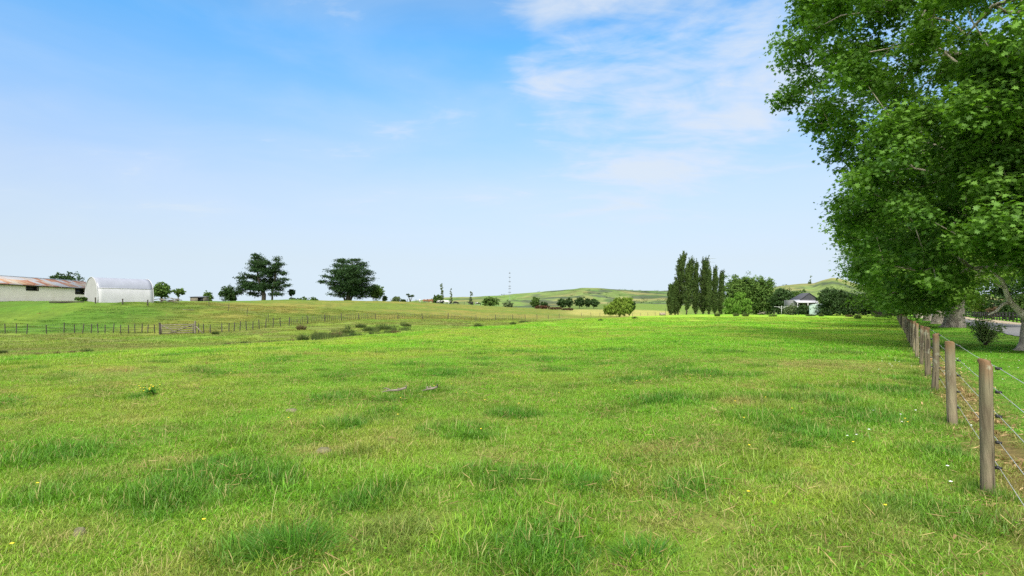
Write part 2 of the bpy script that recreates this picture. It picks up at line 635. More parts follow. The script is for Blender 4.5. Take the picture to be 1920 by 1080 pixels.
def mat_grass():
    m = new_mat('grass_blades'); t = NT(m)
    tint_ = t.attr('tint', 'INSTANCER').outputs['Color']
    v = t.attr('v').outputs['Fac']
    k = t.attr('straw').outputs['Fac']
    c = t.scale(tint_, t.ramp(v, 0, 1, .72, 1.34))
    c = t.mixc(t.math('MULTIPLY', k, .85), c, (.33, .29, .10))
    dif = t.n('ShaderNodeBsdfDiffuse'); t.link(c, dif.inputs['Color'])
    tr = t.n('ShaderNodeBsdfTranslucent'); t.link(c, tr.inputs['Color'])
    mx = t.n('ShaderNodeMixShader'); mx.inputs[0].default_value = .35
    t.link(dif.outputs[0], mx.inputs[1]); t.link(tr.outputs[0], mx.inputs[2])
    gl = t.n('ShaderNodeBsdfGlossy'); gl.inputs['Roughness'].default_value = .5
    mx2 = t.n('ShaderNodeMixShader'); mx2.inputs[0].default_value = .02
    t.link(mx.outputs[0], mx2.inputs[1]); t.link(gl.outputs[0], mx2.inputs[2])
    o = t.n('ShaderNodeOutputMaterial'); t.link(mx2.outputs[0], o.inputs['Surface'])
    return m


def mat_ground():
    m = new_mat('pasture_soil'); t = NT(m)
    p = t.pos()
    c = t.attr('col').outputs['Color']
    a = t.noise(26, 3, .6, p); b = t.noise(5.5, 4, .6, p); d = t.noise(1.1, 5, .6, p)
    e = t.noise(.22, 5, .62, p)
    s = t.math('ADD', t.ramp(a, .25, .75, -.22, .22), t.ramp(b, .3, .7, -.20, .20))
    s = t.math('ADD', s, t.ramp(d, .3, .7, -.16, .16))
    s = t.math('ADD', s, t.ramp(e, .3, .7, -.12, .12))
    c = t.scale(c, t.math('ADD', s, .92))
    c = t.mixc(t.ramp(t.noise(2.3, 6, .7, p), .60, .74, 0, .30), c, (.24, .20, .06))
    t.finish(c, .95, t.bump(t.math('ADD', b, t.math('MULTIPLY', a, .5)), .6, .08), 0, .1)
    return m


def mat_bark(name, c1, c2, scale=6):
    m = new_mat(name); t = NT(m)
    v = t.map(t.objco(), (1, 1, .45))
    a = t.noise(scale, 6, .65, v, .6)
    b = t.noise(scale * .35, 3, .5, t.objco())
    f = t.math('ADD', t.math('MULTIPLY', a, .65), t.math('MULTIPLY', b, .35))
    c = t.mixc(t.ramp(f, .38, .62), c1, c2)
    t.finish(c, .9, t.bump(a, .9, .06), 0, .15)
    return m


M = {}
M['ground'] = mat_ground()
M['grass'] = mat_grass()
M['plane_leaf'] = mat_leaf('plane_leaf', (.050, .130, .014), (.180, .335, .042), .42, .02, .6)
M['plane_leaf_far'] = mat_leaf('plane_leaf_far', (.048, .115, .014), (.155, .270, .034), .36, .01, .6)
M['plane_bark'] = mat_bark('plane_bark', (.16, .135, .105), (.50, .44, .35), 5)
M['twig_bark'] = mat_bark('dark_bark', (.035, .03, .022), (.11, .095, .07), 6)
M['pale_bark'] = mat_bark('pale_bark', (.40, .34, .26), (.72, .66, .57), 8)
M['pine'] = mat_leaf('pine_needles', (.014, .036, .014), (.045, .080, .028), .10, .0)
M['poplar'] = mat_leaf('poplar_leaf', (.026, .050, .016), (.080, .120, .030), .22, .0)
M['broad'] = mat_leaf('willow_leaf', (.045, .095, .022), (.130, .205, .048), .22, .0)
M['willow'] = mat_leaf('weeping_leaf', (.080, .175, .025), (.165, .290, .050), .30, .0)
M['willow_y'] = mat_leaf('golden_willow_leaf', (.080, .150, .024), (.240, .320, .052), .28, .0)
M['dark'] = mat_leaf('dark_evergreen_leaf', (.018, .042, .012), (.052, .095, .026), .15, .01)
M['mid'] = mat_leaf('shrub_leaf', (.035, .075, .018), (.095, .155, .035), .22, .0)
M['grey'] = mat_leaf('grey_green_leaf', (.075, .110, .050), (.160, .210, .090), .22, .0)
M['red'] = mat_leaf('reddish_leaf', (.070, .040, .026), (.170, .085, .050), .22, .0)
M['brown'] = mat_leaf('brown_leaf', (.070, .048, .028), (.150, .100, .050), .2, .02)
M['rush'] = mat_leaf('rush_stem', (.026, .050, .014), (.085, .110, .030), .12, .01)
M['rush_dry'] = mat_leaf('dry_rush_stem', (.060, .045, .022), (.150, .120, .050), .12, .02)
M['lush'] = mat_leaf('lush_blade', (.035, .120, .012), (.085, .220, .022), .3, .01)
M['lawn_shrub'] = mat_leaf('lawn_shrub_leaf', (.110, .190, .055), (.320, .430, .150), .35, .02)


def mat_post():
    m = new_mat('weathered_post'); t = NT(m)
    o = t.objco()
    g = t.noise(9, 6, .65, t.map(o, (1, 1, .10)), .8)
    b = t.noise(2.2, 4, .6, o)
    c = t.mixc(t.ramp(g, .35, .68), (.085, .068, .042), (.255, .212, .138))
    c = t.mixc(t.ramp(b, .42, .7, 0, .55), c, (.155, .160, .085))
    sep = t.n('ShaderNodeSeparateXYZ'); t.link(o, sep.inputs[0])
    top = t.ramp(t.math('ADD', sep.outputs['Z'], t.math('MULTIPLY', t.math('SUBTRACT', g, .5), .5)), .93, 1.10)
    c = t.mixc(t.math('MULTIPLY', top, .75), c, (.14, .072, .034))
    foot = t.ramp(t.math('ADD', sep.outputs['Z'], t.math('MULTIPLY', b, .25)), .28, .12)
    c = t.mixc(t.math('MULTIPLY', foot, .65), c, (.065, .050, .032))
    oi = t.n('ShaderNodeObjectInfo')
    c = t.scale(c, t.ramp(oi.outputs['Random'], 0, 1, .75, 1.25))
    li = t.noise(7, 5, .65, t.map(o, (1, 1, .6), (0, 0, 0), (3, 1, 2)))
    c = t.mixc(t.ramp(li, .58, .68, 0, .6), c, (.27, .28, .20))
    cr = t.noise(16, 3, .5, t.map(o, (1, 1, .045)), .3)
    crk = t.ramp(cr, .60, .66)
    c = t.mixc(t.math('MULTIPLY', crk, .8), c, (.035, .028, .02))
    t.finish(c, .9, t.bump(t.math('SUBTRACT', g, t.math('MULTIPLY', crk, .8)), .9, .02), 0, .15)
    return m


M['post'] = mat_post()
M['greywood'] = mat_plain('silvered_timber', (.175, .155, .115), .45, 7, .9, .5, stretch=(.5, .5, 2))
M['darkwood'] = mat_plain('dark_timber', (.060, .052, .040), .4, 6, .9, .4)
M['blackwood'] = mat_plain('black_boards', (.016, .016, .017), .3, 6, .6, .2)
M['wire'] = mat_plain('galvanised_wire', (.62, .63, .62), .1, 8, .35, 0, .6)
M['black'] = mat_plain('black_plastic', (.015, .015, .015), .2, 8, .5)
M['white'] = mat_plain('white_paint', (.50, .49, .48), .06, 2, .6)
M['gravel'] = mat_plain('driveway_seal', (.19, .185, .185), .22, 9, .95, .3)
M['verge'] = mat_plain('driveway_verge', (.38, .30, .21), .3, 6, .95, .3)
M['steel'] = mat_plain('faded_steel', (.30, .335, .37), .1, 2, .6)
M['steel_dark'] = mat_plain('dark_steel', (.12, .13, .15), .1, 2, .6)
M['tank'] = mat_plain('pale_green_plastic', (.34, .43, .34), .08, 1.2, .5)
M['roofdark'] = mat_plain('charcoal_roofing', (.045, .046, .054), .25, 5, .7)
M['roofwhite'] = mat_plain('white_iron_roof', (.36, .35, .375), .08, 2, .5)
M['shaded_housewall'] = mat_plain('shaded_weatherboard', (.16, .16, .155), .2, 3, .8)  # shadow under the veranda is put into this darkened wall colour
M['redwall'] = mat_plain('dark_red_boards', (.075, .028, .024), .3, 4, .8)
M['glass'] = mat_plain('dark_opening', (.018, .018, .020), .2, 3, .25)
M['concrete'] = mat_plain('trough_concrete', (.30, .23, .18), .3, 4, .9, .3)
M['deadwood'] = mat_plain('bleached_wood', (.19, .165, .125), .35, 10, .9, .4)


def mat_wall():
    m = new_mat('limewashed_block'); t = NT(m)
    o = t.objco()
    bd = t.noise(2.2, 5, .6, t.map(o, (1, .25, 1.6)))
    base = t.mixc(t.ramp(bd, .3, .7), (.73, .64, .54), (.84, .74, .63))
    st = t.noise(.7, 5, .6, t.map(o, (1, 1, .4)))
    c = t.mixc(t.ramp(st, .48, .75, 0, .35), base, (.56, .48, .36))
    t.finish(c, .9, None, 0, .1)
    return m


def mat_rust():
    m = new_mat('patched_iron_roof'); t = NT(m)
    o = t.objco()
    s = t.n('ShaderNodeSeparateXYZ'); t.link(o, s.inputs[0])
    # sheets 0.9 m wide along the ridge, two rows up the slope: each with its own rust
    yy = t.math('FLOOR', t.math('DIVIDE', s.outputs['Y'], 1.35))
    xx = t.math('FLOOR', t.math('DIVIDE', s.outputs['X'], 2.3))
    cx = t.n('ShaderNodeCombineXYZ'); t.link(yy, cx.inputs[0]); t.link(xx, cx.inputs[1])
    wnz = t.n('ShaderNodeTexWhiteNoise'); wnz.noise_dimensions = '2D'
    t.link(cx.outputs[0], wnz.inputs['Vector'])
    rnd = wnz.outputs['Value']
    nz = t.noise(.9, 6, .65, t.map(o, (.35, 1, .35)))
    f = t.ramp(t.math('ADD', t.math('MULTIPLY', rnd, .55), t.math('MULTIPLY', nz, .75)), .58, .80)
    base = t.mixc(t.ramp(rnd, .3, .6), (.28, .275, .28), (.36, .29, .19))
    rust = t.mixc(t.ramp(t.noise(2.2, 4, .6, o), .4, .6), (.20, .062, .030), (.29, .125, .050))
    c = t.mixc(f, base, rust)
    wv = t.n('ShaderNodeTexWave'); wv.bands_direction = 'Y'; wv.inputs['Scale'].default_value = 1.9
    t.link(o, wv.inputs['Vector'])
    t.finish(c, .7, t.bump(wv.outputs['Fac'], .5, .03), 0, .3)
    return m


M['wall'] = mat_wall()
M['rust'] = mat_rust()


def mat_sheet(name, col, trans):
    m = new_mat(name); t = NT(m)
    n = t.noise(.9, 4, .6, t.map(t.objco(), (1, 1, .6)))
    c = t.mixc(t.ramp(n, .35, .7), tuple(q * .88 for q in col), col)
    d = t.n('ShaderNodeBsdfDiffuse'); t.link(c, d.inputs['Color'])
    tr = t.n('ShaderNodeBsdfTranslucent'); t.link(c, tr.inputs['Color'])
    mx = t.n('ShaderNodeMixShader'); mx.inputs[0].default_value = trans
    t.link(d.outputs[0], mx.inputs[1]); t.link(tr.outputs[0], mx.inputs[2])
    gl = t.n('ShaderNodeBsdfGlossy'); gl.inputs['Roughness'].default_value = .35
    m2 = t.n('ShaderNodeMixShader'); m2.inputs[0].default_value = .04
    t.link(mx.outputs[0], m2.inputs[1]); t.link(gl.outputs[0], m2.inputs[2])
    o = t.n('ShaderNodeOutputMaterial'); t.link(m2.outputs[0], o.inputs['Surface'])
    return m


M['cover_grey'] = mat_sheet('grey_plastic_sheet', (.30, .315, .37), .22)
M['cover_white'] = mat_sheet('white_plastic_sheet', (.60, .595, .60), .30)
M['cover_end'] = mat_sheet('cream_plastic_sheet', (.38, .38, .37), .22)


def mat_cow(name, c1, c2, thr=.5):
    m = new_mat(name); t = NT(m)
    n = t.noise(1.7, 2, .4, t.objco(), .6)
    c = t.mixc(t.ramp(n, thr - .02, thr + .02), c1, c2)
    t.finish(c, .8, None, 0, .2)
    return m


# ------------------------------------------------------------------ ground sheet
def build_ground():
    a_in = np.linspace(-radians(50), radians(50), 620)
    a_out = np.linspace(radians(50), 2 * pi - radians(50), 72)[1:-1]
    ang = np.concatenate([a_in, a_out])
    rr = np.exp(np.linspace(math.log(.7), math.log(4800), 430))
    A, R = np.meshgrid(ang, rr, indexing='ij')
    X, Y = R * np.sin(A), R * np.cos(A)
    Z = ground(X, Y)
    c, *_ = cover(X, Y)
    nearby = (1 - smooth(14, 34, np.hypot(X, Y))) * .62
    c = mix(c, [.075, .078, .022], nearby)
    na, nr = A.shape
    idx = np.arange(na * nr).reshape(na, nr)
    nxt = np.roll(idx, -1, 0)
    q = np.stack([idx[:, :-1], idx[:, 1:], nxt[:, 1:], nxt[:, :-1]], -1).reshape(-1, 4)
    v = np.stack([X, Y, Z], -1).reshape(-1, 3)
    v = np.concatenate([v, [[0, 0, Z[0, 0]]]])
    cc = np.concatenate([c.reshape(-1, 3), c[0, :1]])
    hub = np.stack([idx[:, 0], nxt[:, 0], np.full(na, na * nr)], -1)
    loops = np.concatenate([q.ravel(), hub.ravel()])
    sizes = np.concatenate([np.full(len(q), 4), np.full(na, 3)])
    # wind so that normals point up
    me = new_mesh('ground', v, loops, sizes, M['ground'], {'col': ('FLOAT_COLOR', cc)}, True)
    o = put('ground', me)
    tag(o, 'undulating green pasture with a shallow gully', kind='structure')


build_ground()


def build_hills():
    ridge = [(300, 585), (600, 575), (700, 571), (760, 566), (835, 557.5), (880, 556.5), (940, 554), (965, 551), (1000, 548.5), (1050, 544), (1090, 540), (1130, 540.5), (1160, 543), (1200, 544.5), (1250, 545),
             (1300, 549), (1360, 552), (1420, 545), (1460, 536), (1500, 532), (1525, 531), (1545, 524), (1562, 520), (1580, 523), (1600, 530), (1640, 540), (1750, 550), (1950, 556), (2300, 572), (2700, 585)]
    px = np.linspace(300, 2700, 700)
    t = (px - 960) / F
    d = np.linspace(560, 2300, 150)
    T, D = np.meshgrid(t, d, indexing='ij')
    X, Y = T * D, D
    RD = np.interp(px, [300, 1100, 1300, 1480, 1560, 1650, 2700], [1350, 1350, 1500, 1180, 1180, 1200, 1400])[:, None]
    ry = np.interp(px, [p for p, y in ridge], [y for p, y in ridge])[:, None]
    RZ = CAMZ + (HZ - ry) * RD / F + np.maximum(0, 0)
    up = smooth(580, 1.0, D) if False else np.clip((D - 600) / (RD - 600), 0, 1)
    prof = np.where(D <= RD, up ** 1.25, 1 - smooth(0, 1, (D - RD) / 900) * .8)
    n = fbm(X / 170, Y / 170, 51, 5) - .5
    n2_ = np.abs(fbm(X / 90, Y / 130, 57, 4) - .5)
    env = np.clip(prof, 0, 1) * np.clip(np.abs(D - RD) / 320, 0, 1)
    fine = (fbm(X / 28, Y / 28, 59, 3) - .5) * 2.2 * np.clip(prof * 2, 0, 1)
    Z = -4 + (RZ + 4) * prof + env * (n * 34 - n2_ * 36) + fine
    # pasture, dry faces and scrub in the folds
    c = mix(np.broadcast_to(np.array([.120, .165, .048]), X.shape + (3,)), [.190, .185, .070], smooth(.42, .62, fbm(X / 120, Y / 120, 61, 4)))
    right = smooth(.18, .24, T) * (1 - smooth(.36, .40, T))
    scrub = smooth(.55 - .13 * 0, .63, fbm(X / 60, Y / 60, 65, 5) + .16 * right)
    c = mix(c, [.060, .078, .045], scrub * .9)
    c = mix(c, [.09, .17, .035], smooth(.56, .66, fbm(X / 45, Y / 45, 69, 4)) * .6)
    global HILL_SCRUB
    r = np.random.default_rng(88)
    ii, jj = r.integers(120, 560, 9000), r.integers(20, 84, 9000)
    k = (fbm(X[ii, jj] / 70, Y[ii, jj] / 70, 75, 3) + .10 * right[ii, jj] > .60)
    HILL_SCRUB = np.stack([X[ii, jj], Y[ii, jj], Z[ii, jj]], 1)[k][:520]
    na, nr = X.shape
    idx = np.arange(na * nr).reshape(na, nr)
    q = np.stack([idx[:-1, :-1], idx[1:, :-1], idx[1:, 1:], idx[:-1, 1:]], -1).reshape(-1, 4)
    m = new_mat('hill_pasture'); tt = NT(m)
    p = tt.pos()
    cc = tt.scale(tt.attr('col').outputs['Color'], tt.math('MULTIPLY', tt.ramp(tt.noise(.05, 7, .7, p), .3, .7, .62, 1.3), tt.ramp(tt.noise(.013, 4, .6, p), .35, .65, .8, 1.15)))
    tt.finish(cc, .95, None, 0, .05)
    me = new_mesh('hills', np.stack([X, Y, Z], -1), q.ravel(), np.full(len(q), 4), m, {'col': ('FLOAT_COLOR', c.reshape(-1, 3))}, True)
    tag(put('hills', me), 'olive green grazed hills with dark scrub in their folds', kind='structure')


build_hills()


def strip_sheet(name, x_off0, x_off1, y0, y1, mat, lift, label):
    ys = np.exp(np.linspace(math.log(y0), math.log(y1), 160))
    us = np.linspace(0, 1, 12)
    U, Yv = np.meshgrid(us, ys, indexing='ij')
    X = x_off0 + (x_off1 - x_off0) * U + FM * Yv
    Z = ground(X, Yv, True) + lift + .06 * np.sin(U * pi)
    na, nr = X.shape
    idx = np.arange(na * nr).reshape(na, nr)
    q = np.stack([idx[:-1, :-1], idx[1:, :-1], idx[1:, 1:], idx[:-1, 1:]], -1).reshape(-1, 4)
    me = new_mesh(name, np.stack([X, Yv, Z], -1), q.ravel(), np.full(len(q), 4), mat, None, True)
    tag(put(name, me), label, kind='structure')


strip_sheet('driveway', 7.4, 12.6, 6, 190, M['gravel'], .05, 'grey sealed driveway beyond the trees')
strip_sheet('driveway_verge', 12.7, 15.6, 6, 190, M['verge'], .04, 'pale gravel verge beside the driveway')


# ------------------------------------------------------------------ leaves, branches, trees
def ngon_leaf(kind):
    if kind == 'plane':
        h = [(0, -.18), (.22, -.34), (.20, -.08), (.55, -.02), (.24, .18), (.36, .46), (.12, .34)]
        p = h + [(0, .74)] + [(-a, b) for a, b in reversed(h[1:])]
    elif kind == 'star':
        p = [(0, -.30), (.5, -.12), (.18, .1), (0, .7), (-.18, .1), (-.5, -.12)]
    elif kind == 'straw':
        p = [(-.022, -.5), (.022, -.5), (.026, .1), (0, .6), (-.026, .1)]
    elif kind == 'blade':
        p = [(-.10, -.5), (.10, -.5), (.13, .05), (0, .6), (-.13, .05)]
    else:
        p = [(0, -.5), (.36, 0.02), (0, .55), (-.36, -.04)]
    return np.array(p)


def leaf_arrays(cen, nor, size, kind, seed=0, along=None):
    r = np.random.default_rng(seed)
    p2 = ngon_leaf(kind)
    K, N = len(p2), len(cen)
    nor = nor / (np.linalg.norm(nor, axis=1)[:, None] + 1e-9)
    if along is None:
        along = r.normal(size=(N, 3)); along[:, 2] -= .6
    a = along - nor * (along * nor).sum(1)[:, None]
    a /= np.linalg.norm(a, axis=1)[:, None] + 1e-9
    b = np.cross(nor, a)
    bend = r.uniform(-.75, .15, N)
    P = (cen[:, None, :] + size[:, None, None] * (b[:, None, :] * p2[None, :, 0, None] + a[:, None, :] * p2[None, :, 1, None]
         + nor[:, None, :] * (bend[:, None] * np.abs(p2[None, :, 0]))[..., None]))
    return P.reshape(-1, 3), K


def leaf_mesh(name, cen, nor, size, kind, mat, seed=0, val=None, along=None):
    r = np.random.default_rng(seed + 1)
    v, K = leaf_arrays(np.asarray(cen), np.asarray(nor), np.asarray(size), kind, seed, along)
    N = len(cen)
    if val is None:
        val = r.uniform(0, 1, N)
    val = np.clip(val, 0, 1)
    return new_mesh(name, v, np.arange(N * K), np.full(N, K), mat, {'v': ('FLOAT', np.repeat(val, K))})


def grow(mb, nodes0, clumps, r_tip=.02, r_max=.4, seed=0, sag=.0, sides=5, power=.42):
    """join the clumps to the trunk nodes by the nearest node, thickening towards the trunk"""
    r = np.random.default_rng(seed)
    nodes = [np.array(n, float) for n in nodes0]
    par = [-1] * len(nodes)
    cost = [0.0] * len(nodes)
    base = len(nodes)
    axis = np.array(nodes0[-1])
    order = np.argsort([min(np.linalg.norm(np.array(c) - n) for n in nodes[:base]) for c in clumps])
    for k in order:
        c = np.array(clumps[k], float)
        P = np.array(nodes)
        dv = c - P
        dist = np.linalg.norm(dv, axis=1) + .35 * np.array(cost) + np.where(dv[:, 2] < -.5, 1.2 * np.abs(dv[:, 2]), 0)
        p = int(np.argmin(dist))
        L = np.linalg.norm(c - P[p])
        nseg = max(1, int(L / .9))
        prev = p
        for s in range(1, nseg + 1):
            f = s / nseg
            q = P[p] * (1 - f) + c * f + np.array([0, 0, .10 * L * sin(pi * f)]) + (r.normal(size=3) * .07 * L / nseg ** .5 if s < nseg else 0)
            nodes.append(q); par.append(prev); cost.append(cost[p] + L * f)
            prev = len(nodes) - 1
    w = np.zeros(len(nodes))
    kids = [0] * len(nodes)
    for i in range(len(nodes) - 1, base - 1, -1):
        w[i] = max(w[i], 1)
        if par[i] >= base:
            w[par[i]] += w[i] if kids[par[i]] or True else 0
    rad = np.minimum(r_max, r_tip * w ** power)
    for i in range(base, len(nodes)):
        p = par[i]
        r0 = rad[p] if p >= base else min(r_max, rad[i] * 1.25)
        a, b = nodes[p], nodes[i]
        mb.tube([a, (a + b) / 2, b], [max(r0, rad[i]), (r0 + rad[i]) / 2, rad[i]], sides if rad[i] > .03 else 4, cap=False)
    return nodes


def crown_points(r, clumps, radii, n_each, flat=.75, shell=.5, spread=.30):
    """leaf positions in ragged balls round the clump centres"""
    C, W, O = [], [], []
    for c, R, n in zip(clumps, radii, n_each):
        u = r.normal(size=(n, 3)); u /= np.linalg.norm(u, axis=1)[:, None]
        q = r.uniform(0, 1, n) ** shell
        # each clump is a few sprays, not a ball
        ns = max(4, n // 12)
        sp_ = r.normal(size=(ns, 3)); sp_ /= np.linalg.norm(sp_, axis=1)[:, None]
        k = r.integers(0, ns, n)
        pos = sp_[k] * (q * R)[:, None] + r.normal(size=(n, 3)) * spread * R
        pos[:, 2] *= flat
        C.append(c + pos); W.append(np.full(n, r.uniform(0, 1))); O.append(u * .6 + pos / (R + 1e-6))
    return np.concatenate(C), np.concatenate(W), np.concatenate(O)


def trunk_tube(mb, pts, rads, sides=14, flare=1.6, lobes=5, seed=0):
    """tapering trunk with root buttresses at the foot"""
    pts = np.asarray(pts, float)
    n0 = mb.n
    mb.tube(pts, rads, sides)
    v = mb.v[-1]
    ph = np.random.default_rng(seed).uniform(0, 6)
    for i in range(len(pts)):
        f = math.exp(-i / (len(pts) * .12 + .01)) if len(pts) > 3 else (1 if i == 0 else 0)
        for k in range(sides):
            a = 2 * pi * k / sides
            s = 1 + .07 * sin(3 * a + ph + i) + f * (flare - 1) * (.55 + .45 * cos(lobes * a + ph))
            j = i * sides + k
            c = pts[i]
            v[j] = c + (v[j] - c) * s
    return mb


def plane_tree(loc, env, trunk_r, label, n_clump, leaves, leaf_size, kind, mat, seed, crown_z=(2.0, 21), lean=(0, 0), rc=.95, limbs=None, group=None, jag=.16, low_gap=None, sides=6, extra=None, pocket=.30, spread=.30, bend=0.0, flare=1.35):
    r = np.random.default_rng(seed)
    root = empty('plane_tree', loc, label, 'tree', group)
    zz = [e[0] for e in env]; rr = [e[1] for e in env]
    H = zz[-1]
    # trunk
    th = np.array([0, .15, .4, .8, 1.4, 2.2, 3.2, 4.6, 6.5, 8.5, 11, 14])
    th = th[th < H * .72]
    tx = lean[0] * th + .25 * np.sin(th * .5 + seed); ty = lean[1] * th + .2 * np.cos(th * .4 + seed) - .2 * cos(seed)
    tx -= tx[0]
    tx = tx + bend * np.interp(th, [0, 3, 9, 14], [0, 1, .6, 0])
    tp = np.stack([tx, ty, th - .12], 1)
    tr_ = trunk_r * np.interp(th, [0, .4, 1.4, 3, 6, H * .72], [1.12, 1.0, .86, .74, .5, .16])
    mb = MB()
    trunk_tube(mb, tp, tr_, 16, flare, 5, seed)
    # clump centres in the crown envelope, mostly in its outer shell
    cl = []
    tries = 0
    while len(cl) < n_clump and tries < 60000:
        tries += 1
        z = r.uniform(zz[0], H)
        R = np.interp(z, zz, rr)
        if r.uniform(0, max(rr)) > R:
            continue
        a = r.uniform(0, 2 * pi)
        wob = 1 + jag * (2 * vnoise(np.array([a * 2.2 + seed]), np.array([z * .45]), seed)[0] - 1) + .5 * jag * (2 * vnoise(np.array([a * 6 + seed]), np.array([z * 1.1]), seed + 3)[0] - 1)
        q = r.uniform(0, 1) ** .33
        c = np.array([cos(a) * R * q * wob, sin(a) * R * q * wob, z])
        c[0] += lean[0] * z; c[1] += lean[1] * z
        if low_gap and low_gap(c):
            continue
        # keep open pockets between the boughs
        pk = fbm(np.array([c[0] * .33 + seed]), np.array([c[2] * .40 + c[1] * .27]), seed + 9, 2)[0]
        if pk < pocket:
            continue
        if cl and min(np.linalg.norm(c - k_) for k_ in cl[-40:]) < rc * .35:
            continue
        cl.append(c)
    for q in (extra or []):
        cl.append(np.array(q, float))
    grow(mb, list(tp[4:]), cl, .021, trunk_r * .6, seed, sides=sides)
    if limbs:
        for pts, rads in limbs:
            mb.tube(pts, rads, 8)
    mb.build('trunk', M['plane_bark'], root, smooth_shade=True)
    radii = r.uniform(.65, 1.25, len(cl)) * rc
    cen, w, o = crown_points(r, cl, radii, (leaves * (radii / rc) ** 2).astype(int), .72, .55, spread)
    N = len(cen)
    nor = np.array([0, 0, .75]) + .35 * o + r.normal(size=(N, 3)) * .42
    size = leaf_size * r.uniform(.5, 1.25, N)
    val = .62 * w + .38 * r.uniform(0, 1, N)
    put('crown', leaf_mesh('crown', cen, nor, size, kind, mat, seed, val), root)
    return root


def gap_near(c):
    # the opening low on the left of the trunk, where the bare limb shows
    lat = .75 * c[0] - .66 * c[1]
    return c[2] < 4.0 and -2.7 < lat < .2


def gap_right(c):
    # bare below the boughs on the drive side
    return c[2] < 5.0 and .8 * c[0] - .6 * c[1] > 1.2


env1 = [(1.9, 4.5), (3.5, 6.3), (5, 6.8), (7.7, 7.1), (9.4, 7.7), (10.9, 8.1), (12.8, 9.0), (15.7, 9.4), (18, 8), (20, 5), (22, 1.2)]
L = np.array
near_limbs = [
    ([(-.15, 0, 1.15), (-.55, -.05, 1.5), (-1.0, -.1, 1.9), (-1.25, -.2, 2.35), (-1.4, -.2, 2.75), (-1.75, -.25, 3.0)], [.17, .13, .10, .085, .065, .03]),
    ([(-.95, -.1, 1.86), (-1.3, -.15, 1.82), (-1.6, -.2, 1.55), (-2.0, -.3, 1.4)], [.07, .06, .05, .025]),
    ([(-1.28, -.2, 2.4), (-1.5, -.25, 2.5), (-1.75, -.3, 2.6)], [.045, .035, .015]),
]
_re = np.random.default_rng(44)
near_extra = [(_re.uniform(-1.8, 1.6) - .66 * q, _re.uniform(-.6, .6) - .75 * q, z) for q, z in zip(_re.uniform(1.2, 4.5, 110), _re.uniform(3.4, 11, 110))]
near_extra += [(.75 * lt - .66 * q, -.66 * lt - .75 * q, z) for lt, q, z in zip(_re.uniform(.7, 1.8, 60), _re.uniform(1.5, 4.5, 60), _re.uniform(2.3, 5.0, 60))]
extra_2 = [(.8 * lt - .6 * q, -.6 * lt - .8 * q, z) for lt, q, z in zip(_re.uniform(-3.0, .9, 46), _re.uniform(3, 7, 46), _re.uniform(2.3, 4.6, 46))]
tree1 = plane_tree(at(960 + 1100 * 20.35 / 22.9, 22.9, 0), env1, .44, 'large plane tree at the right edge with big lobed leaves and a bleached bare limb', 800, 340, .192, 'plane', M['plane_leaf'], 3,
                   limbs=None, rc=.84, spread=.23, bend=.60, flare=1.75, low_gap=gap_near, extra=near_extra, group='plane trees along the drive', jag=.10, pocket=.29)
mbl = MB()
for pts, rads in near_limbs:
    mbl.tube(pts, rads, 8)
mbl.build('bare_limb', M['pale_bark'], tree1, smooth_shade=True)

env2 = [(1.6, 6.0), (3, 6.9), (5, 7.9), (7, 9.1), (9, 9.7), (11, 8.8), (14, 6.0), (17, 1)]
row_labels = ['second plane tree, with the widest buttressed trunk standing in red leaf litter', 'third plane tree, its grey trunk just left of the widest buttressed one',
              'plane tree with a rusty brown trunk, fourth along the drive', 'fifth plane tree of the row, hidden mostly behind nearer crowns', 'farthest plane tree of the row, its trunk small beside the last fence posts']
for i, (tx, ty) in enumerate(TRUNKS[1:]):
    s = [1.0, .95, .9, .95, 1.0][i]
    plane_tree((tx, ty, gz(tx, ty)), [(a * s if a > 2 else a, b * s) for a, b in env2], [.78, .78, .55, .6, .75][i], row_labels[i], [420, 260, 220, 180, 180][i], [150, 120, 100, 90, 90][i],
               [.30, .36, .42, .46, .5][i], 'star', M['plane_leaf_far'], 31 + i, rc=1.25, group='plane trees along the drive', jag=.13, sides=5, low_gap=gap_right, extra=extra_2 if i == 0 else None)


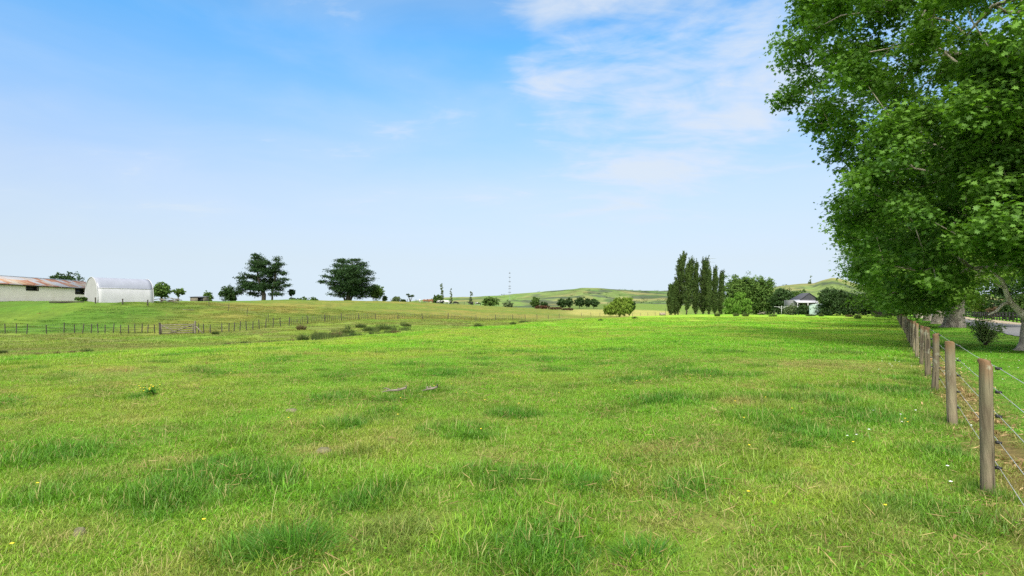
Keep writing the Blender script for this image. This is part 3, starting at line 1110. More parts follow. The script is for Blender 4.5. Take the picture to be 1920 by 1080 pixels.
def blob_tree(name, loc, lobes, mat, label, n, size, seed, cat='tree', group=None, trunk=None, kind='diamond', droop=0.0, trunk_mat=None, up=.55, leafdir=None, branches=True):
    """a crown of lobes: each (cx, cy, cz, rx, ry, rz, weight) relative to the foot; leaves in ragged clumps through them"""
    r = np.random.default_rng(seed)
    root = empty(name, loc, label, cat, group)
    tot = sum(l[6] * l[3] * l[5] for l in lobes)
    cl, rad = [], []
    for l in lobes:
        k = max(6, int(n * 3.6 / 26 * l[6] * l[3] * l[5] / tot))
        u = r.normal(size=(k, 3)); u /= np.linalg.norm(u, axis=1)[:, None]
        q = r.uniform(0, 1, k) ** .38
        wob = 1 + .16 * r.normal(size=k)
        for j in range(k):
            cl.append(np.array(l[:3]) + u[j] * q[j] * wob[j] * np.array(l[3:6]))
            rad.append(.34 * min(l[3], l[5]) * r.uniform(.6, 1.25))
    cl = np.array(cl); rad = np.array(rad)
    keep = cl[:, 2] > .15
    cl, rad = cl[keep], rad[keep]
    cen, w, o = crown_points(r, cl, rad, np.full(len(cl), 26), .8, .6)
    N = len(cen)
    cen[:, 2] = np.maximum(cen[:, 2], .04)
    nor = np.array([0, 0, up]) + .5 * o + r.normal(size=(N, 3)) * .5
    along = None
    if droop:
        along = r.normal(size=(N, 3)) * .25 + np.array([0, 0, -1.0])
        nor = o * .8 + r.normal(size=(N, 3)) * .6
    val = .55 * w + .45 * r.uniform(0, 1, N)
    put('crown', leaf_mesh('crown', cen, nor, size * r.uniform(.6, 1.25, N), kind, mat, seed, val, along), root)
    if trunk:
        mb = MB()
        for tr_ in trunk:
            pts, rads = tr_
            mb.tube(pts, rads, 7)
        if branches:
            sub = cl[::max(1, len(cl) // 40)]
            tp = trunk[0][0]
            grow(mb, [tp[-2], tp[-1]] if len(tp) > 1 else tp, list(sub), .03, trunk[0][1][0] * .5, seed, sides=4)
        mb.build('trunk', trunk_mat or M['twig_bark'], root, smooth_shade=True)
    return root


def simple_tree(name, px, d, top_y, px_l, px_r, mat, label, n=2600, size=.45, seed=1, cat='tree', group=None, kind='diamond', droop=0.0, low=.25, base_px=None, up=.55, shape='round', trunk=True):
    """a tree whose crown spans px_l..px_r at distance d and reaches the row top_y"""
    x, y, z = at(px if base_px is None else base_px, d)
    H = CAMZ + (HZ - top_y) * mpp(d) - z
    W = (px_r - px_l) * mpp(d)
    cx = ((px_l + px_r) / 2 - 960) * mpp(d) - x
    r = np.random.default_rng(seed + 100)
    lob = []
    if shape == 'round':
        lob.append((cx, 0, H * (low + (1 - low) * .48), W * .40, W * .38, H * (1 - low) * .46, 1.3))
        for k in range(6):
            a = k / 6 * 2 * pi + r.uniform(0, .6)
            lob.append((cx + cos(a) * W * .27, sin(a) * W * .27, H * (low + (1 - low) * r.uniform(.28, .72)), W * .22, W * .22, H * (1 - low) * .26, .8))
        lob.append((cx + r.uniform(-.1, .1) * W, 0, H * .86, W * .2, W * .2, H * .13, .7))
    elif shape == 'mound':
        lob.append((cx, 0, H * .44, W * .42, W * .38, H * .46, 1.5))
        for k in range(7):
            a = k / 7 * 2 * pi + r.uniform(0, .6)
            lob.append((cx + cos(a) * W * .30, sin(a) * W * .25, H * r.uniform(.35, .66), W * .2, W * .2, H * .25, .8))
        for k in range(4):
            a = k / 4 * 2 * pi + r.uniform(0, .8)
            lob.append((cx + cos(a) * W * .19, sin(a) * W * .17, H * r.uniform(.66, .80), W * .21, W * .2, H * .17, 1.0))
        for k in range(6):
            a = k / 6 * 2 * pi + r.uniform(0, .6)
            lob.append((cx + cos(a) * W * .31, sin(a) * W * .26, H * r.uniform(.12, .26), W * .2, W * .2, H * .16, .8))
    elif shape == 'tall':
        for k in range(6):
            f = k / 5
            lob.append((cx + r.uniform(-.12, .12) * W, 0, H * (low + (1 - low) * f * .92), W * .42 * (1 - .55 * f), W * .4 * (1 - .55 * f), H * (1 - low) * .15, .8))
    tk = [([(0, 0, -.1), (cx * .2, 0, H * low * .7), (cx * .5, 0, H * (low + .25))], [max(.06, W * .035), max(.05, W * .028), .05])] if trunk else None
    return blob_tree(name, (x, y, z), lob, mat, label, n, size, seed, cat, group, tk, kind, droop, None, up)


# ------------------------------------------------------------------ pines on the left crest
def pine_tree(px, d, pads, trunks, label, seed, n=9000):
    """flat pads of needles on crooked limbs: pads are (px, y, half width px, half height px)"""
    r = np.random.default_rng(seed)
    x, y, z = at(px, d)
    root = empty('pine_tree', (x, y, z), label, 'tree', 'pines on the crest')
    s = mpp(d)
    mb = MB()
    C, V, O = [], [], []
    tot = sum(p[2] * p[3] for p in pads)
    tips = []
    for (ppx, ppy, hw, hh) in pads:
        cx, cz = (ppx - 960) * s - x, CAMZ + (HZ - ppy) * s - z
        for rep in range(2):
            dy = r.uniform(-.9, .9) * max(hw * s, 2.0)
            k = max(5, int(n * 2.8 / 30 / 2 * hw * hh / tot))
            u = r.normal(size=(k, 3)); u /= np.linalg.norm(u, axis=1)[:, None]
            u *= (r.uniform(0, 1, k) ** .4)[:, None]
            cc = np.array([cx, dy, cz]) + u * np.array([hw * s, max(hw * s, 1.4) * .8, hh * s])
            cc[:, 2] += .12 * np.abs(cc[:, 0])  # boughs turn up
            cc[:, 2] -= .12 * abs(cx)
            for c in cc:
                m_ = 30
                q = r.normal(size=(m_, 3)) * np.array([.60, .60, .25])
                C.append(c + q); V.append(np.full(m_, r.uniform(0, 1))); O.append(q)
            tips.append(np.array([cx * .9, dy * .8, cz - .1]))
            tips += list(cc[:6])
    for pts, rads in trunks:
        P = [((a - 960) * s - x, 0, CAMZ + (HZ - b) * s - z) for a, b in pts]
        P[0] = (P[0][0], 0, -.3)
        mb.tube(P, rads, 9)
    tn = []
    for pts, rads in trunks:
        P = [np.array([(a - 960) * s - x, 0, CAMZ + (HZ - b) * s - z]) for a, b in pts]
        for i in range(len(P) - 1):
            tn += [P[i] * (1 - f) + P[i + 1] * f for f in (.3, .7)] if i else [P[1] * .9 + P[0] * .1]
    grow(mb, tn, tips, .035, .3, seed, sides=5)
    mb.build('trunk', M['twig_bark'], root, smooth_shade=True)
    C = np.concatenate(C); V = np.concatenate(V); O = np.concatenate(O)
    N = len(C)
    nor = np.array([0, 0, .6]) + r.normal(size=(N, 3)) * .6
    put('crown', leaf_mesh('crown', C, nor, .46 * r.uniform(.6, 1.2, N), 'diamond', M['pine'], seed, .6 * V + .4 * r.uniform(size=N)), root)


pine_tree(494, 205, [(482, 484, 13, 4), (476, 495, 14, 6), (496, 492, 10, 5), (520, 486, 6, 4), (526, 497, 9, 4), (515, 505, 14, 5), (486, 507, 24, 5), (462, 516, 12, 4), (452, 521, 10, 3), (500, 517, 14, 5),
                    (530, 513, 8, 4), (536, 524, 7, 3), (528, 531, 10, 4), (480, 522, 16, 5), (466, 531, 16, 5), (456, 541, 14, 5), (478, 540, 20, 5), (500, 535, 18, 6), (520, 543, 8, 4), (540, 536, 6, 2), (450, 548, 10, 3), (513, 551, 7, 3), (488, 494, 14, 7), (490, 505, 18, 6), (474, 533, 18, 7), (492, 542, 16, 6), (508, 511, 16, 5), (504, 527, 16, 6), (440, 549, 8, 3), (474, 551, 13, 4), (520, 551, 9, 3), (482, 479, 5, 2), (512, 538, 14, 5), (516, 497, 10, 4)],
          [([(494, 560), (495, 552), (490, 540), (484, 520), (480, 490)], [.75, .7, .5, .35, .15]), ([(510, 560), (511, 545), (516, 520), (520, 490)], [.35, .3, .25, .1])],
          'dark pine with two trunks and open layered boughs on the crest', 201, 9000)
pine_tree(652, 205, [(640, 489, 9, 3), (655, 491, 22, 4), (676, 496, 12, 5), (650, 500, 24, 5), (668, 507, 26, 5), (640, 511, 26, 5), (690, 512, 12, 6), (622, 520, 18, 4), (608, 529, 10, 3), (650, 520, 28, 6), (690, 524, 16, 4),
                    (630, 532, 22, 5), (668, 531, 28, 6), (650, 542, 34, 6), (688, 540, 16, 5), (634, 549, 14, 4), (668, 550, 24, 5), (625, 541, 8, 3), (655, 506, 26, 8), (660, 516, 30, 9), (655, 528, 32, 9), (662, 540, 34, 9), (672, 547, 26, 7), (636, 554, 18, 3), (676, 556, 18, 3), (668, 487, 5, 2)],
          [([(652, 563), (653, 555), (656, 535), (660, 510), (660, 493)], [.85, .75, .55, .35, .15]), ([(656, 563), (662, 550), (676, 530), (684, 515)], [.4, .35, .25, .1]), ([(648, 560), (640, 545), (626, 530)], [.35, .28, .12])],
          'broad dense dark pine with a wind-swept flat top on the crest', 202, 11000)

# ------------------------------------------------------------------ poplars
POP = [(1257, 1258, 533, 11, 'shortest lombardy poplar at the left end of the poplar row'), (1266, 1266, 529, 12, 'short lombardy poplar second from the left end of the row'),
       (1271, 1283, 472, 20, 'tallest lombardy poplar, leaning to the right at its top'), (1287, 1298, 480, 21, 'broad lombardy poplar just right of the tallest one'),
       (1304, 1306, 485, 11, 'thin lombardy poplar between the two broad poplars'), (1318, 1324, 480, 20, 'broad full lombardy poplar in the middle of the row'),
       (1329, 1331, 501, 11, 'narrow shorter lombardy poplar against the middle broad one'), (1340, 1342, 496, 12, 'slender lombardy poplar with sky on both sides of its tip'),
       (1352, 1354, 506, 11, 'rightmost lombardy poplar, touching the round willows')]


def poplar(bpx, tpx, ty, wpx, label, seed, d):
    r = np.random.default_rng(seed)
    x, y, z = at(bpx, d)
    s = mpp(d)
    root = empty('lombardy_poplar', (x, y, z), label, 'tree', 'lombardy poplars in a row')
    H = CAMZ + (HZ - ty) * s - z
    W = wpx * s * .56
    lx = (tpx - bpx) * s
    mb = MB()
    hs = np.linspace(0, .97, 9)
    tp = np.stack([lx * hs ** 1.6, 0 * hs, H * hs - .2], 1)
    mb.tube(tp, .22 * (1 - hs) + .03, 7)
    C, V, O = [], [], []
    nsp = int(52 + W * 52)
    for k in range(nsp):
        f = r.uniform(.03, .80)
        a = r.uniform(0, 2 * pi)
        b = tp_at = np.array([lx * f ** 1.6, 0, H * f])
        Rr = W * np.interp(f, [0, .15, .35, .65, .85], [.95, 1.08, 1.0, .78, .45]) * r.uniform(.55, 1.12)
        ln = H * r.uniform(.10, .20)
        tip = b + np.array([cos(a) * Rr, sin(a) * Rr, ln]); tip[0] += lx * .12
        tip[2] = min(tip[2], H * 1.0)
        mb.tube([b, (b + tip) / 2 + np.array([cos(a), sin(a), 0]) * Rr * .18, tip], [.05, .035, .012], 4, cap=False)
        m_ = int(r.uniform(60, 110))
        g = r.uniform(.1, 1.05, m_)
        q = b + (tip - b) * g[:, None] + r.normal(size=(m_, 3)) * np.array([.26, .26, .42]) * (1.05 - .4 * g[:, None])
        C.append(q); V.append(np.full(m_, r.uniform())); O.append(np.tile([cos(a), sin(a), .2], (m_, 1)))
    m_ = 90
    f = r.uniform(.7, 1.0, m_)
    C.append(np.stack([lx * f ** 1.6, 0 * f, H * f], 1) + r.normal(size=(m_, 3)) * .28 * (1.3 - f[:, None])); V.append(np.full(m_, .5)); O.append(np.tile([0, 0, 1], (m_, 1)))
    C = np.concatenate(C); V = np.concatenate(V); O = np.concatenate(O); N = len(C)
    C[:, 2] = np.maximum(C[:, 2], .3)
    nor = O + r.normal(size=(N, 3)) * .7
    mb.build('trunk', M['twig_bark'], root, smooth_shade=True)
    put('crown', leaf_mesh('crown', C, nor, .40 * r.uniform(.6, 1.25, N), 'diamond', M['poplar'], seed, .55 * V + .45 * r.uniform(size=N)), root)


for i, (b, t_, ty, w, lab) in enumerate(POP):
    poplar(b, t_, ty, w, lab, 300 + i, 202 + 2.5 * (i % 3))

# ------------------------------------------------------------------ trees and shrubs of the middle and far distance
simple_tree('willow_tree', 1386, 218, 511, 1357, 1422, M['broad'], 'big round green willow right behind the poplar row', 5200, .55, 401, group='round willows behind the poplars', low=.05, shape='mound')
simple_tree('willow_tree', 1430, 214, 514, 1404, 1457, M['broad'], 'second big round willow, right of the one by the poplars', 4600, .55, 402, group='round willows behind the poplars', low=.05, shape='mound')
simple_tree('round_tree', 1466, 205, 536, 1445, 1492, M['dark'], 'dark round tree behind the rotary clothesline', 3000, .5, 403, low=.02, shape='mound')
simple_tree('round_tree', 1492, 230, 541, 1470, 1520, M['mid'], 'lighter green tree left behind the dark house roof', 2600, .5, 404, low=.05, shape='mound')
_k = mpp(178)
blob_tree('weeping_willow', at(1381, 178), [(-12 * _k, 0, 24 * _k, 9 * _k, 9 * _k, 9 * _k, 1), (5 * _k, 0, 34 * _k, 10 * _k, 9 * _k, 8 * _k, 1.1), (17 * _k, 0, 19 * _k, 9 * _k, 9 * _k, 11 * _k, 1), (-2 * _k, -1, 14 * _k, 12 * _k, 9 * _k, 11 * _k, 1),
          (-17 * _k, 0, 9 * _k, 8 * _k, 8 * _k, 8 * _k, .8), (21 * _k, 0, 8 * _k, 6 * _k, 8 * _k, 7 * _k, .8), (8 * _k, -1, 24 * _k, 8 * _k, 8 * _k, 8 * _k, .8)],
          M['willow'], 'small bright green weeping willow in front of the round willows', 3800, .62, 405, 'tree', None, [([(0, 0, -.1), (0, 0, 1.4), (.3, 0, 3.4)], [.3, .24, .12])], 'blade', 1)
_k = mpp(165)
blob_tree('willow_tree', at(1161, 165), [(-14 * _k, 0, 13 * _k, 12 * _k, 11 * _k, 9 * _k, 1), (0, 1, 20 * _k, 14 * _k, 12 * _k, 10 * _k, 1.1), (14 * _k, 0, 28 * _k, 10 * _k, 10 * _k, 8 * _k, 1), (12 * _k, -1, 17 * _k, 10 * _k, 10 * _k, 9 * _k, .9),
          (-20 * _k, 0, 10 * _k, 9 * _k, 9 * _k, 6 * _k, .8), (4 * _k, -1, 9 * _k, 13 * _k, 10 * _k, 6 * _k, .8), (-3 * _k, 0, 29 * _k, 8 * _k, 8 * _k, 5 * _k, .7), (20 * _k, 0, 12 * _k, 5 * _k, 6 * _k, 8 * _k, .6)],
          M['willow_y'], 'yellow-green bushy willow standing alone on the hay-coloured strip', 4200, .62, 406, 'tree', None, [([(0, 0, -.1), (.2, 0, 1.2), (.5, 0, 2.6)], [.3, .24, .12])], 'blade', 1)
simple_tree('dark_tree', 1184, 240, 563, 1176, 1192, M['dark'], 'small dark tree behind the right side of the lone yellow-green willow', 900, .5, 407, low=.1)
# copse in the valley
COPSE = [(1053, 1044, 1063, 560, 'leftmost dark round tree of the copse in the valley'), (1067, 1060, 1075, 557.5, 'tallest dark tree of the valley copse, second from the left'),
         (1086, 1076, 1098, 556.5, 'widest dark round tree in the middle of the valley copse'), (1100, 1096, 1107, 559, 'narrow dark tree squeezed between two round ones of the copse'),
         (1113, 1105, 1123, 560, 'rightmost dark round tree of the valley copse')]
for i, (p, a, b, ty, lab) in enumerate(COPSE):
    simple_tree('round_tree', p, 372 + 4 * (i % 2), ty, a, b, M['dark'], lab, 1100, .8, 420 + i, group='dark round trees of the valley copse', low=.18)
simple_tree('round_tree', 1003, 285, 556.5, 994, 1013, M['mid'], 'fresh green tree at the left end of the reddish hedge', 1100, .6, 430, low=.05)
simple_tree('dark_shrub', 1019, 280, 565, 1012, 1028, M['dark'], 'dark shrub just right of the tree by the reddish hedge', 700, .5, 431, cat='shrub', low=.0, shape='mound', trunk=False)
for i, (p, a, b, ty, lab, mt) in enumerate([(1014, 1001, 1030, 572, 'brightest red part of the hedge, below the green tree', 'red'), (1040, 1026, 1056, 575, 'dull red hedge shrub in the middle of the hedge', 'brown'), (1062, 1052, 1078, 577.5, 'low brown hedge shrub at the right end of the hedge', 'brown')]):
    simple_tree('hedge_shrub', p, 262 - i * 3, ty, a, b, M[mt], lab, 900, .45, 440 + i, cat='shrub', group='reddish hedge shrubs on the crest', low=0, shape='mound', trunk=False)
# crest bushes
simple_tree('crest_bush', 918, 268, 556, 903, 936, M['broad'], 'rounded green bush on the crest right of the cows', 1500, .55, 450, cat='bush', low=0, shape='mound', trunk=False)
simple_tree('crest_bush', 952, 330, 564, 941, 964, M['grey'], 'low grey-green bush on the far slope below the mast', 700, .6, 451, cat='bush', low=0, shape='mound', trunk=False)
simple_tree('crest_tree', 828, 300, 533, 823, 834, M['grey'], 'tallest of three thin feathery trees behind the cows', 700, .5, 452, group='thin trees behind the cows', shape='tall', low=.15)
simple_tree('crest_tree', 846, 300, 543, 842, 850, M['grey'], 'middle one of three thin feathery trees behind the cows', 420, .5, 453, group='thin trees behind the cows', shape='tall', low=.15)
simple_tree('crest_tree', 883, 300, 544, 879, 888, M['grey'], 'rightmost thin feathery tree, above the black cows', 420, .5, 454, group='thin trees behind the cows', shape='tall', low=.15)
simple_tree('crest_bush', 818, 280, 552, 809, 832, M['mid'], 'green bush at the foot of the tallest thin tree', 800, .5, 455, cat='bush', low=0, shape='mound', trunk=False)
simple_tree('crest_bush', 742, 228, 555, 734, 752, M['grey'], 'grey-green bush between the broad pine and the cows', 700, .45, 456, cat='bush', low=0, shape='mound', trunk=False)
simple_tree('crest_bush', 722, 215, 554, 717, 726, M['mid'], 'small upright bush just right of the broad pine', 400, .4, 457, cat='bush', low=0, shape='mound', trunk=False)
simple_tree('crest_tree', 703, 212, 533, 690, 719, M['broad'], 'lighter green tree tucked against the right side of the broad pine', 1800, .45, 458, low=.1)
simple_tree('crest_bush', 756, 215, 561, 751, 762, M['dark'], 'low dark bush left of the spiky cabbage tree', 300, .35, 459, cat='bush', low=0, shape='mound', trunk=False)
simple_tree('crest_bush', 429, 205, 535, 412, 446, M['dark'], 'dark bushy tree against the left side of the two-trunked pine', 1500, .45, 460, cat='tree', low=.05)
simple_tree('crest_tree', 547, 210, 542, 540, 555, M['pine'], 'little dark tree on a thin stem right of the two-trunked pine', 420, .45, 461, low=.5)
simple_tree('crest_bush', 391, 190, 544, 381, 400, M['broad'], 'round green bush beside the small farm hut', 700, .42, 462, cat='bush', low=0, shape='mound', trunk=False)
simple_tree('crest_tree', 302, 115, 530, 286, 320, M['broad'], 'leafy tree just right of the plastic tunnel house', 1900, .33, 463, low=.12)
simple_tree('crest_tree', 334, 118, 541, 322, 348, M['broad'], 'small airy tree right of the timber pile', 700, .28, 464, low=.4)
simple_tree('round_tree', 124, 150, 508.5, 91, 156, M['dark'], 'dark domed tree behind the rusty shed roof', 2600, .42, 465, low=.2, shape='mound')
simple_tree('round_tree', 5, 150, 513.5, -12, 17, M['dark'], 'dark treetop behind the left end of the shed roof', 900, .42, 466, low=.2, shape='mound')
simple_tree('shed_bush', 152, 91, 556, 139, 168, M['mid'], 'rank green bush between the shed and the tunnel house', 1300, .16, 467, cat='bush', low=0, shape='mound', trunk=False)
for i, (a, b, ty) in enumerate([(538, 560, 556), (556, 582, 555), (578, 600, 557)]):
    simple_tree('far_bush', (a + b) / 2, 330, ty, a, b, M['mid'], ['left one of three low far bushes between the pines', 'middle of three low far bushes between the pines', 'right one of three low far bushes, nearest the broad pine'][i], 500, .6, 470 + i, cat='bush', group='low far bushes between the pines', low=0, shape='mound', trunk=False)
simple_tree('hill_tree', 1519, 1175, 518, 1513, 1525, M['grey'], 'lone open tree on the skyline of the right hill', 500, 1.8, 480, low=.3)
# round the house at the far end of the paddock
simple_tree('garden_shrub', 1483, 150, 571, 1470, 1496, M['grey'], 'grey-green rounded shrub left of the dark one by the house', 1500, .26, 490, cat='shrub', low=0, shape='mound', trunk=False)
simple_tree('garden_shrub', 1507, 147, 570, 1490, 1526, M['dark'], 'dark rounded shrub in front of the white veranda', 1800, .24, 491, cat='shrub', low=0, shape='mound', trunk=False)
for i, (p, a, b, ty, lab) in enumerate([(1560, 1531, 1588, 537, 'tallest dark camellia right of the pale green tank'), (1590, 1566, 1612, 544, 'dark camellia in the middle of the clump by the tank'), (1618, 1596, 1642, 550, 'rightmost dark camellia, nearest the plane trees')]):
    simple_tree('camellia', p, 138 + 2 * i, ty, a, b, M['dark'], lab, 3600, .30, 495 + i, cat='tree', group='dark camellias by the tank', low=.05, shape='mound')


def cabbage_tree(px, d, top_y, label, seed):
    """spiky heads on a few bare stems"""
    r = np.random.default_rng(seed)
    x, y, z = at(px, d)
    H = CAMZ + (HZ - top_y) * mpp(d) - z
    root = empty('cabbage_tree', (x, y, z), label, 'tree')
    mb = MB(); C, A = [], []
    for k in range(4):
        tip = np.array([r.uniform(-1, 1) * .38 * H, r.uniform(-.5, .5), H * r.uniform(.6, .95)])
        mb.tube([(0, 0, -.1), tip * .5 + np.array([0, 0, .1]), tip], [.12, .09, .06], 5)
        u = r.normal(size=(70, 3)); u[:, 2] = np.abs(u[:, 2]) * .9; u /= np.linalg.norm(u, axis=1)[:, None]
        C.append(tip + u * .38); A.append(u)
    mb.build('trunk', M['twig_bark'], root)
    C = np.concatenate(C); A = np.concatenate(A)
    put('crown', leaf_mesh('crown', C, np.cross(A, r.normal(size=A.shape)), np.full(len(C), .85), 'blade', M['dark'], seed, None, A), root)


cabbage_tree(769, 222, 552, 'spiky dark cabbage tree left of the grazing cows', 511)


# ------------------------------------------------------------------ young shrub on the lawn
def lawn_shrub():
    r = np.random.default_rng(77)
    d = 26.5
    loc = at(1848, d)
    root = empty('young_shrub', loc, 'young leafy shrub alone on the lawn beside the drive', 'shrub')
    root.scale = (.82, .82, .82)
    mb = MB(); C, V, O = [], [], []
    for k in range(26):
        a = r.uniform(0, 2 * pi); tilt = r.uniform(.05, .75)
        ln = r.uniform(.9, 1.75) * (1.15 - .35 * tilt)
        tip = np.array([cos(a) * sin(tilt) * ln, sin(a) * sin(tilt) * ln, cos(tilt) * ln])
        mid = tip * .5 + np.array([0, 0, .06])
        mb.tube([(0, 0, -.03), mid, tip], [.03, .018, .006], 5)
        m_ = 60
        f = r.uniform(.28, 1.08, m_)
        C.append(tip * f[:, None] + r.normal(size=(m_, 3)) * .11); V.append(np.full(m_, r.uniform())); O.append(np.tile(tip, (m_, 1)))
    C = np.concatenate(C); V = np.concatenate(V); O = np.concatenate(O); N = len(C)
    C[:, 2] = np.maximum(C[:, 2], .18)
    mb.build('stems', M['greywood'], root)
    put('foliage', leaf_mesh('foliage', C, O * .4 + r.normal(size=(N, 3)) * .5 + np.array([0, 0, .5]), .145 * r.uniform(.6, 1.2, N), 'diamond', M['lawn_shrub'], 78, .4 * V + .6 * r.uniform(size=N)), root)


lawn_shrub()


# ------------------------------------------------------------------ near post and wire fence
def wood_post(h, rad, seed, sides=14):
    r = np.random.default_rng(seed)
    mb = MB()
    hs = np.array([-.25, 0, .2, .5, .8, h - .05, h - .012, h])
    wob = np.stack([r.normal(size=len(hs)) * .006, r.normal(size=len(hs)) * .006, hs], 1)
    ln = r.normal(size=2) * .012
    wob[:, 0] += ln[0] * hs; wob[:, 1] += ln[1] * hs
    rad_ = rad * np.array([1.05, 1.05, 1.02, 1.0, .985, .97, .96, .90])
    mb.tube(wob, rad_, sides)
    v = mb.v[-1]
    for i in range(len(hs)):
        for k in range(sides):
            a = 2 * pi * k / sides
            j = i * sides + k
            c = wob[i]
            v[j] = c + (v[j] - c) * (1 + .035 * sin(3 * a + seed) + .025 * sin(5 * a + seed * 2.1 + hs[i]))
            if hs[i] > h - .1:
                v[j, 2] = hs[i] + .012 * sin(a + seed)
    return mb


WIRE_H = [1.09, .89, .686, .464, .25]
fence_ds = [2.1, 5.0, 8.0, 11.2, 13.6, 16.6, 19.3] + [19.3 + 2.75 * k for k in range(1, 41)]
fn = sqrt(1 + FM * FM)
side = np.array([1 / fn, -FM / fn])         # across the fence, towards the lawn
fence = empty('wire_fence', (FX0 + FM * 5, 5, 0), 'near round post and five wire fence receding along the paddock to the trees', 'fence')
post_meshes = [wood_post(1.15, .053, 900 + k).mesh('post', M['post'], True) for k in range(6)]
tops = []
rr_ = np.random.default_rng(5)
for i, d in enumerate(fence_ds):
    x = FX0 + FM * d
    z = gz(x, d)
    p = put('post', post_meshes[i % 6], fence)
    p.location = (x - fence.location.x, d - 5, z)
    s_ = 1 + rr_.uniform(-.05, .05)
    p.scale = (s_ * rr_.uniform(.9, 1.1), s_ * rr_.uniform(.9, 1.1), 1 + rr_.uniform(-.03, .03))
    p.rotation_euler = (rr_.normal() * .022, rr_.normal() * .022, rr_.uniform(0, 6.28) if i != 1 else 0)
    tops.append(np.array([x, d, z]))
    if 0 < i < 11:
        for h in WIRE_H:
            mb = MB()
            c = np.array([x + side[0] * .062, d + side[1] * .062, z + h])
            mb.box(c, (.03, .035, .022), math.atan2(side[1], side[0]))
            mb.tube([c, c + np.array([side[0] * .03, side[1] * .03, .0])], [.012, .010], 6)
            ins = mb.build('insulator', M['black'], fence)
            ins.location = (-fence.location.x, -5, 0)
for h in WIRE_H:
    mb = MB()
    pts = []
    for i, t_ in enumerate(tops[:44]):
        q = np.array([t_[0] + side[0] * .075, t_[1] + side[1] * .075, t_[2] + h])
        if i:
            pts.append((pts[-1] + q) / 2 + np.array([0, 0, -.012]))
        pts.append(q)
    mb.tube(pts, .0026, 5)
    w_ = mb.build('wire', M['wire'], fence)
    w_.location = (-fence.location.x, -5, 0)


# ------------------------------------------------------------------ old fences across the gully
def ray_line(pd, step_m):
    """points about step_m apart along a line of (px, distance)"""
    P = np.array([((p - 960) / F * d, d) for p, d in pd])
    seg = np.linalg.norm(np.diff(P, axis=0), axis=1)
    s = np.concatenate([[0], np.cumsum(seg)])
    q = np.arange(0, s[-1], step_m)
    return np.stack([np.interp(q, s, P[:, 0]), np.interp(q, s, P[:, 1])], 1)


def far_fence(name, label, posts, battens, wires_h, span, ph=1.1, pr=.052):
    r = np.random.default_rng(len(posts))
    o = empty(name, (posts[0][0], posts[0][1], 0), label, 'fence')
    ox, oy = posts[0]
    pm = [wood_post(ph, pr, 700 + k, 8).mesh('post', M['darkwood']) for k in range(3)]
    bm_ = MB().box((0, 0, .5), (.035, .035, 1.0)).mesh('batten', M['darkwood'])
    for k, (x, y) in enumerate(posts):
        p = put('post', pm[k % 3], o)
        p.location = (x - ox, y - oy, gz(x, y))
        p.rotation_euler = (r.normal() * .05, r.normal() * .07, r.uniform(0, 6))
        p.scale = (1, 1, r.uniform(.88, 1.1))
    for x, y in battens:
        p = put('batten', bm_, o)
        p.location = (x - ox, y - oy, gz(x, y))
        p.rotation_euler = (r.normal() * .04, r.normal() * .08, 0)
        p.scale = (1, 1, r.uniform(.75, 1.05))
    for h in wires_h:
        pts = [(x - ox, y - oy, gz(x, y) + h) for x, y in span]
        MB().tube(pts, .004, 4).build('wire', M['steel_dark'], o)
    return o


lf = [(-70, 65), (-20, 66)] + [(p, 67) for p in (10, 30.5, 50, 87, 120, 140, 155, 171, 184, 197, 212, 226, 241, 253, 266, 277, 290)]
lf_pts = [((p - 960) / F * d, d) for p, d in lf]
far_fence('paddock_fence', 'old dark post and wire fence left of the weathered gate', lf_pts, [], [.35, .65, .95], lf_pts)
rf = [(372, 66), (382, 66.2), (394, 66.5), (416, 67), (429, 67.4), (439, 67.8), (450, 68.2), (462, 68.8), (474, 69.4), (486, 70.2), (498, 71), (512, 72), (526, 73.4), (542, 75)]
rf_pts = [((p - 960) / F * d, d) for p, d in rf]
far_fence('paddock_fence', 'short run of thin fence posts right of the weathered gate', rf_pts, [], [.35, .65, .95], rf_pts)
gl = [q for q in FENCE_PD if q[0] >= 542]
gp = ray_line(gl, 5.2); gb = ray_line(gl, .62)
far_fence('batten_fence', 'long battened fence curving along the far side of the gully', [tuple(q) for q in gp[:100]], [tuple(q) for q in gb[:100]], [.3, .55, .8, 1.0], [tuple(q) for q in ray_line(gl, 2.6)], 1.1, .055)
ef = [(392, 100), (428, 94), (463, 88), (503, 82)]
ef_pts = [((p - 960) / F * d, d) for p, d in ef]
far_fence('electric_fence', 'thin standards of a temporary fence slanting down the left hillside', ef_pts, [], [.7, .9], ef_pts, 1.3, .035)
cf = [(1424, 147), (1452, 148), (1480, 149), (1512, 146), (1543, 143), (1576, 140), (1610, 137), (1640, 134)]
cf_pts = [((p - 960) / F * d, d) for p, d in cf]
far_fence('crest_fence', 'sparse pale post fence along the far edge of the paddock by the house', cf_pts, [], [.4, .8], cf_pts, 1.1, .07)
kf = ray_line([(700, 205), (760, 222), (840, 245), (910, 262)], 5.0)
far_fence('ridge_fence', 'grey fence on the crest behind the cows', [tuple(q) for q in kf], [], [.5, .9], [tuple(q) for q in kf], 1.2, .08)
hf = ray_line([(1090, 168), (1140, 172), (1190, 178), (1240, 184)], 3.2)
far_fence('hay_fence', 'thin fence along the pale hay strip below the lone willow', [tuple(q) for q in hf], [], [.5, .9], [tuple(q) for q in hf], 1.1, .05)


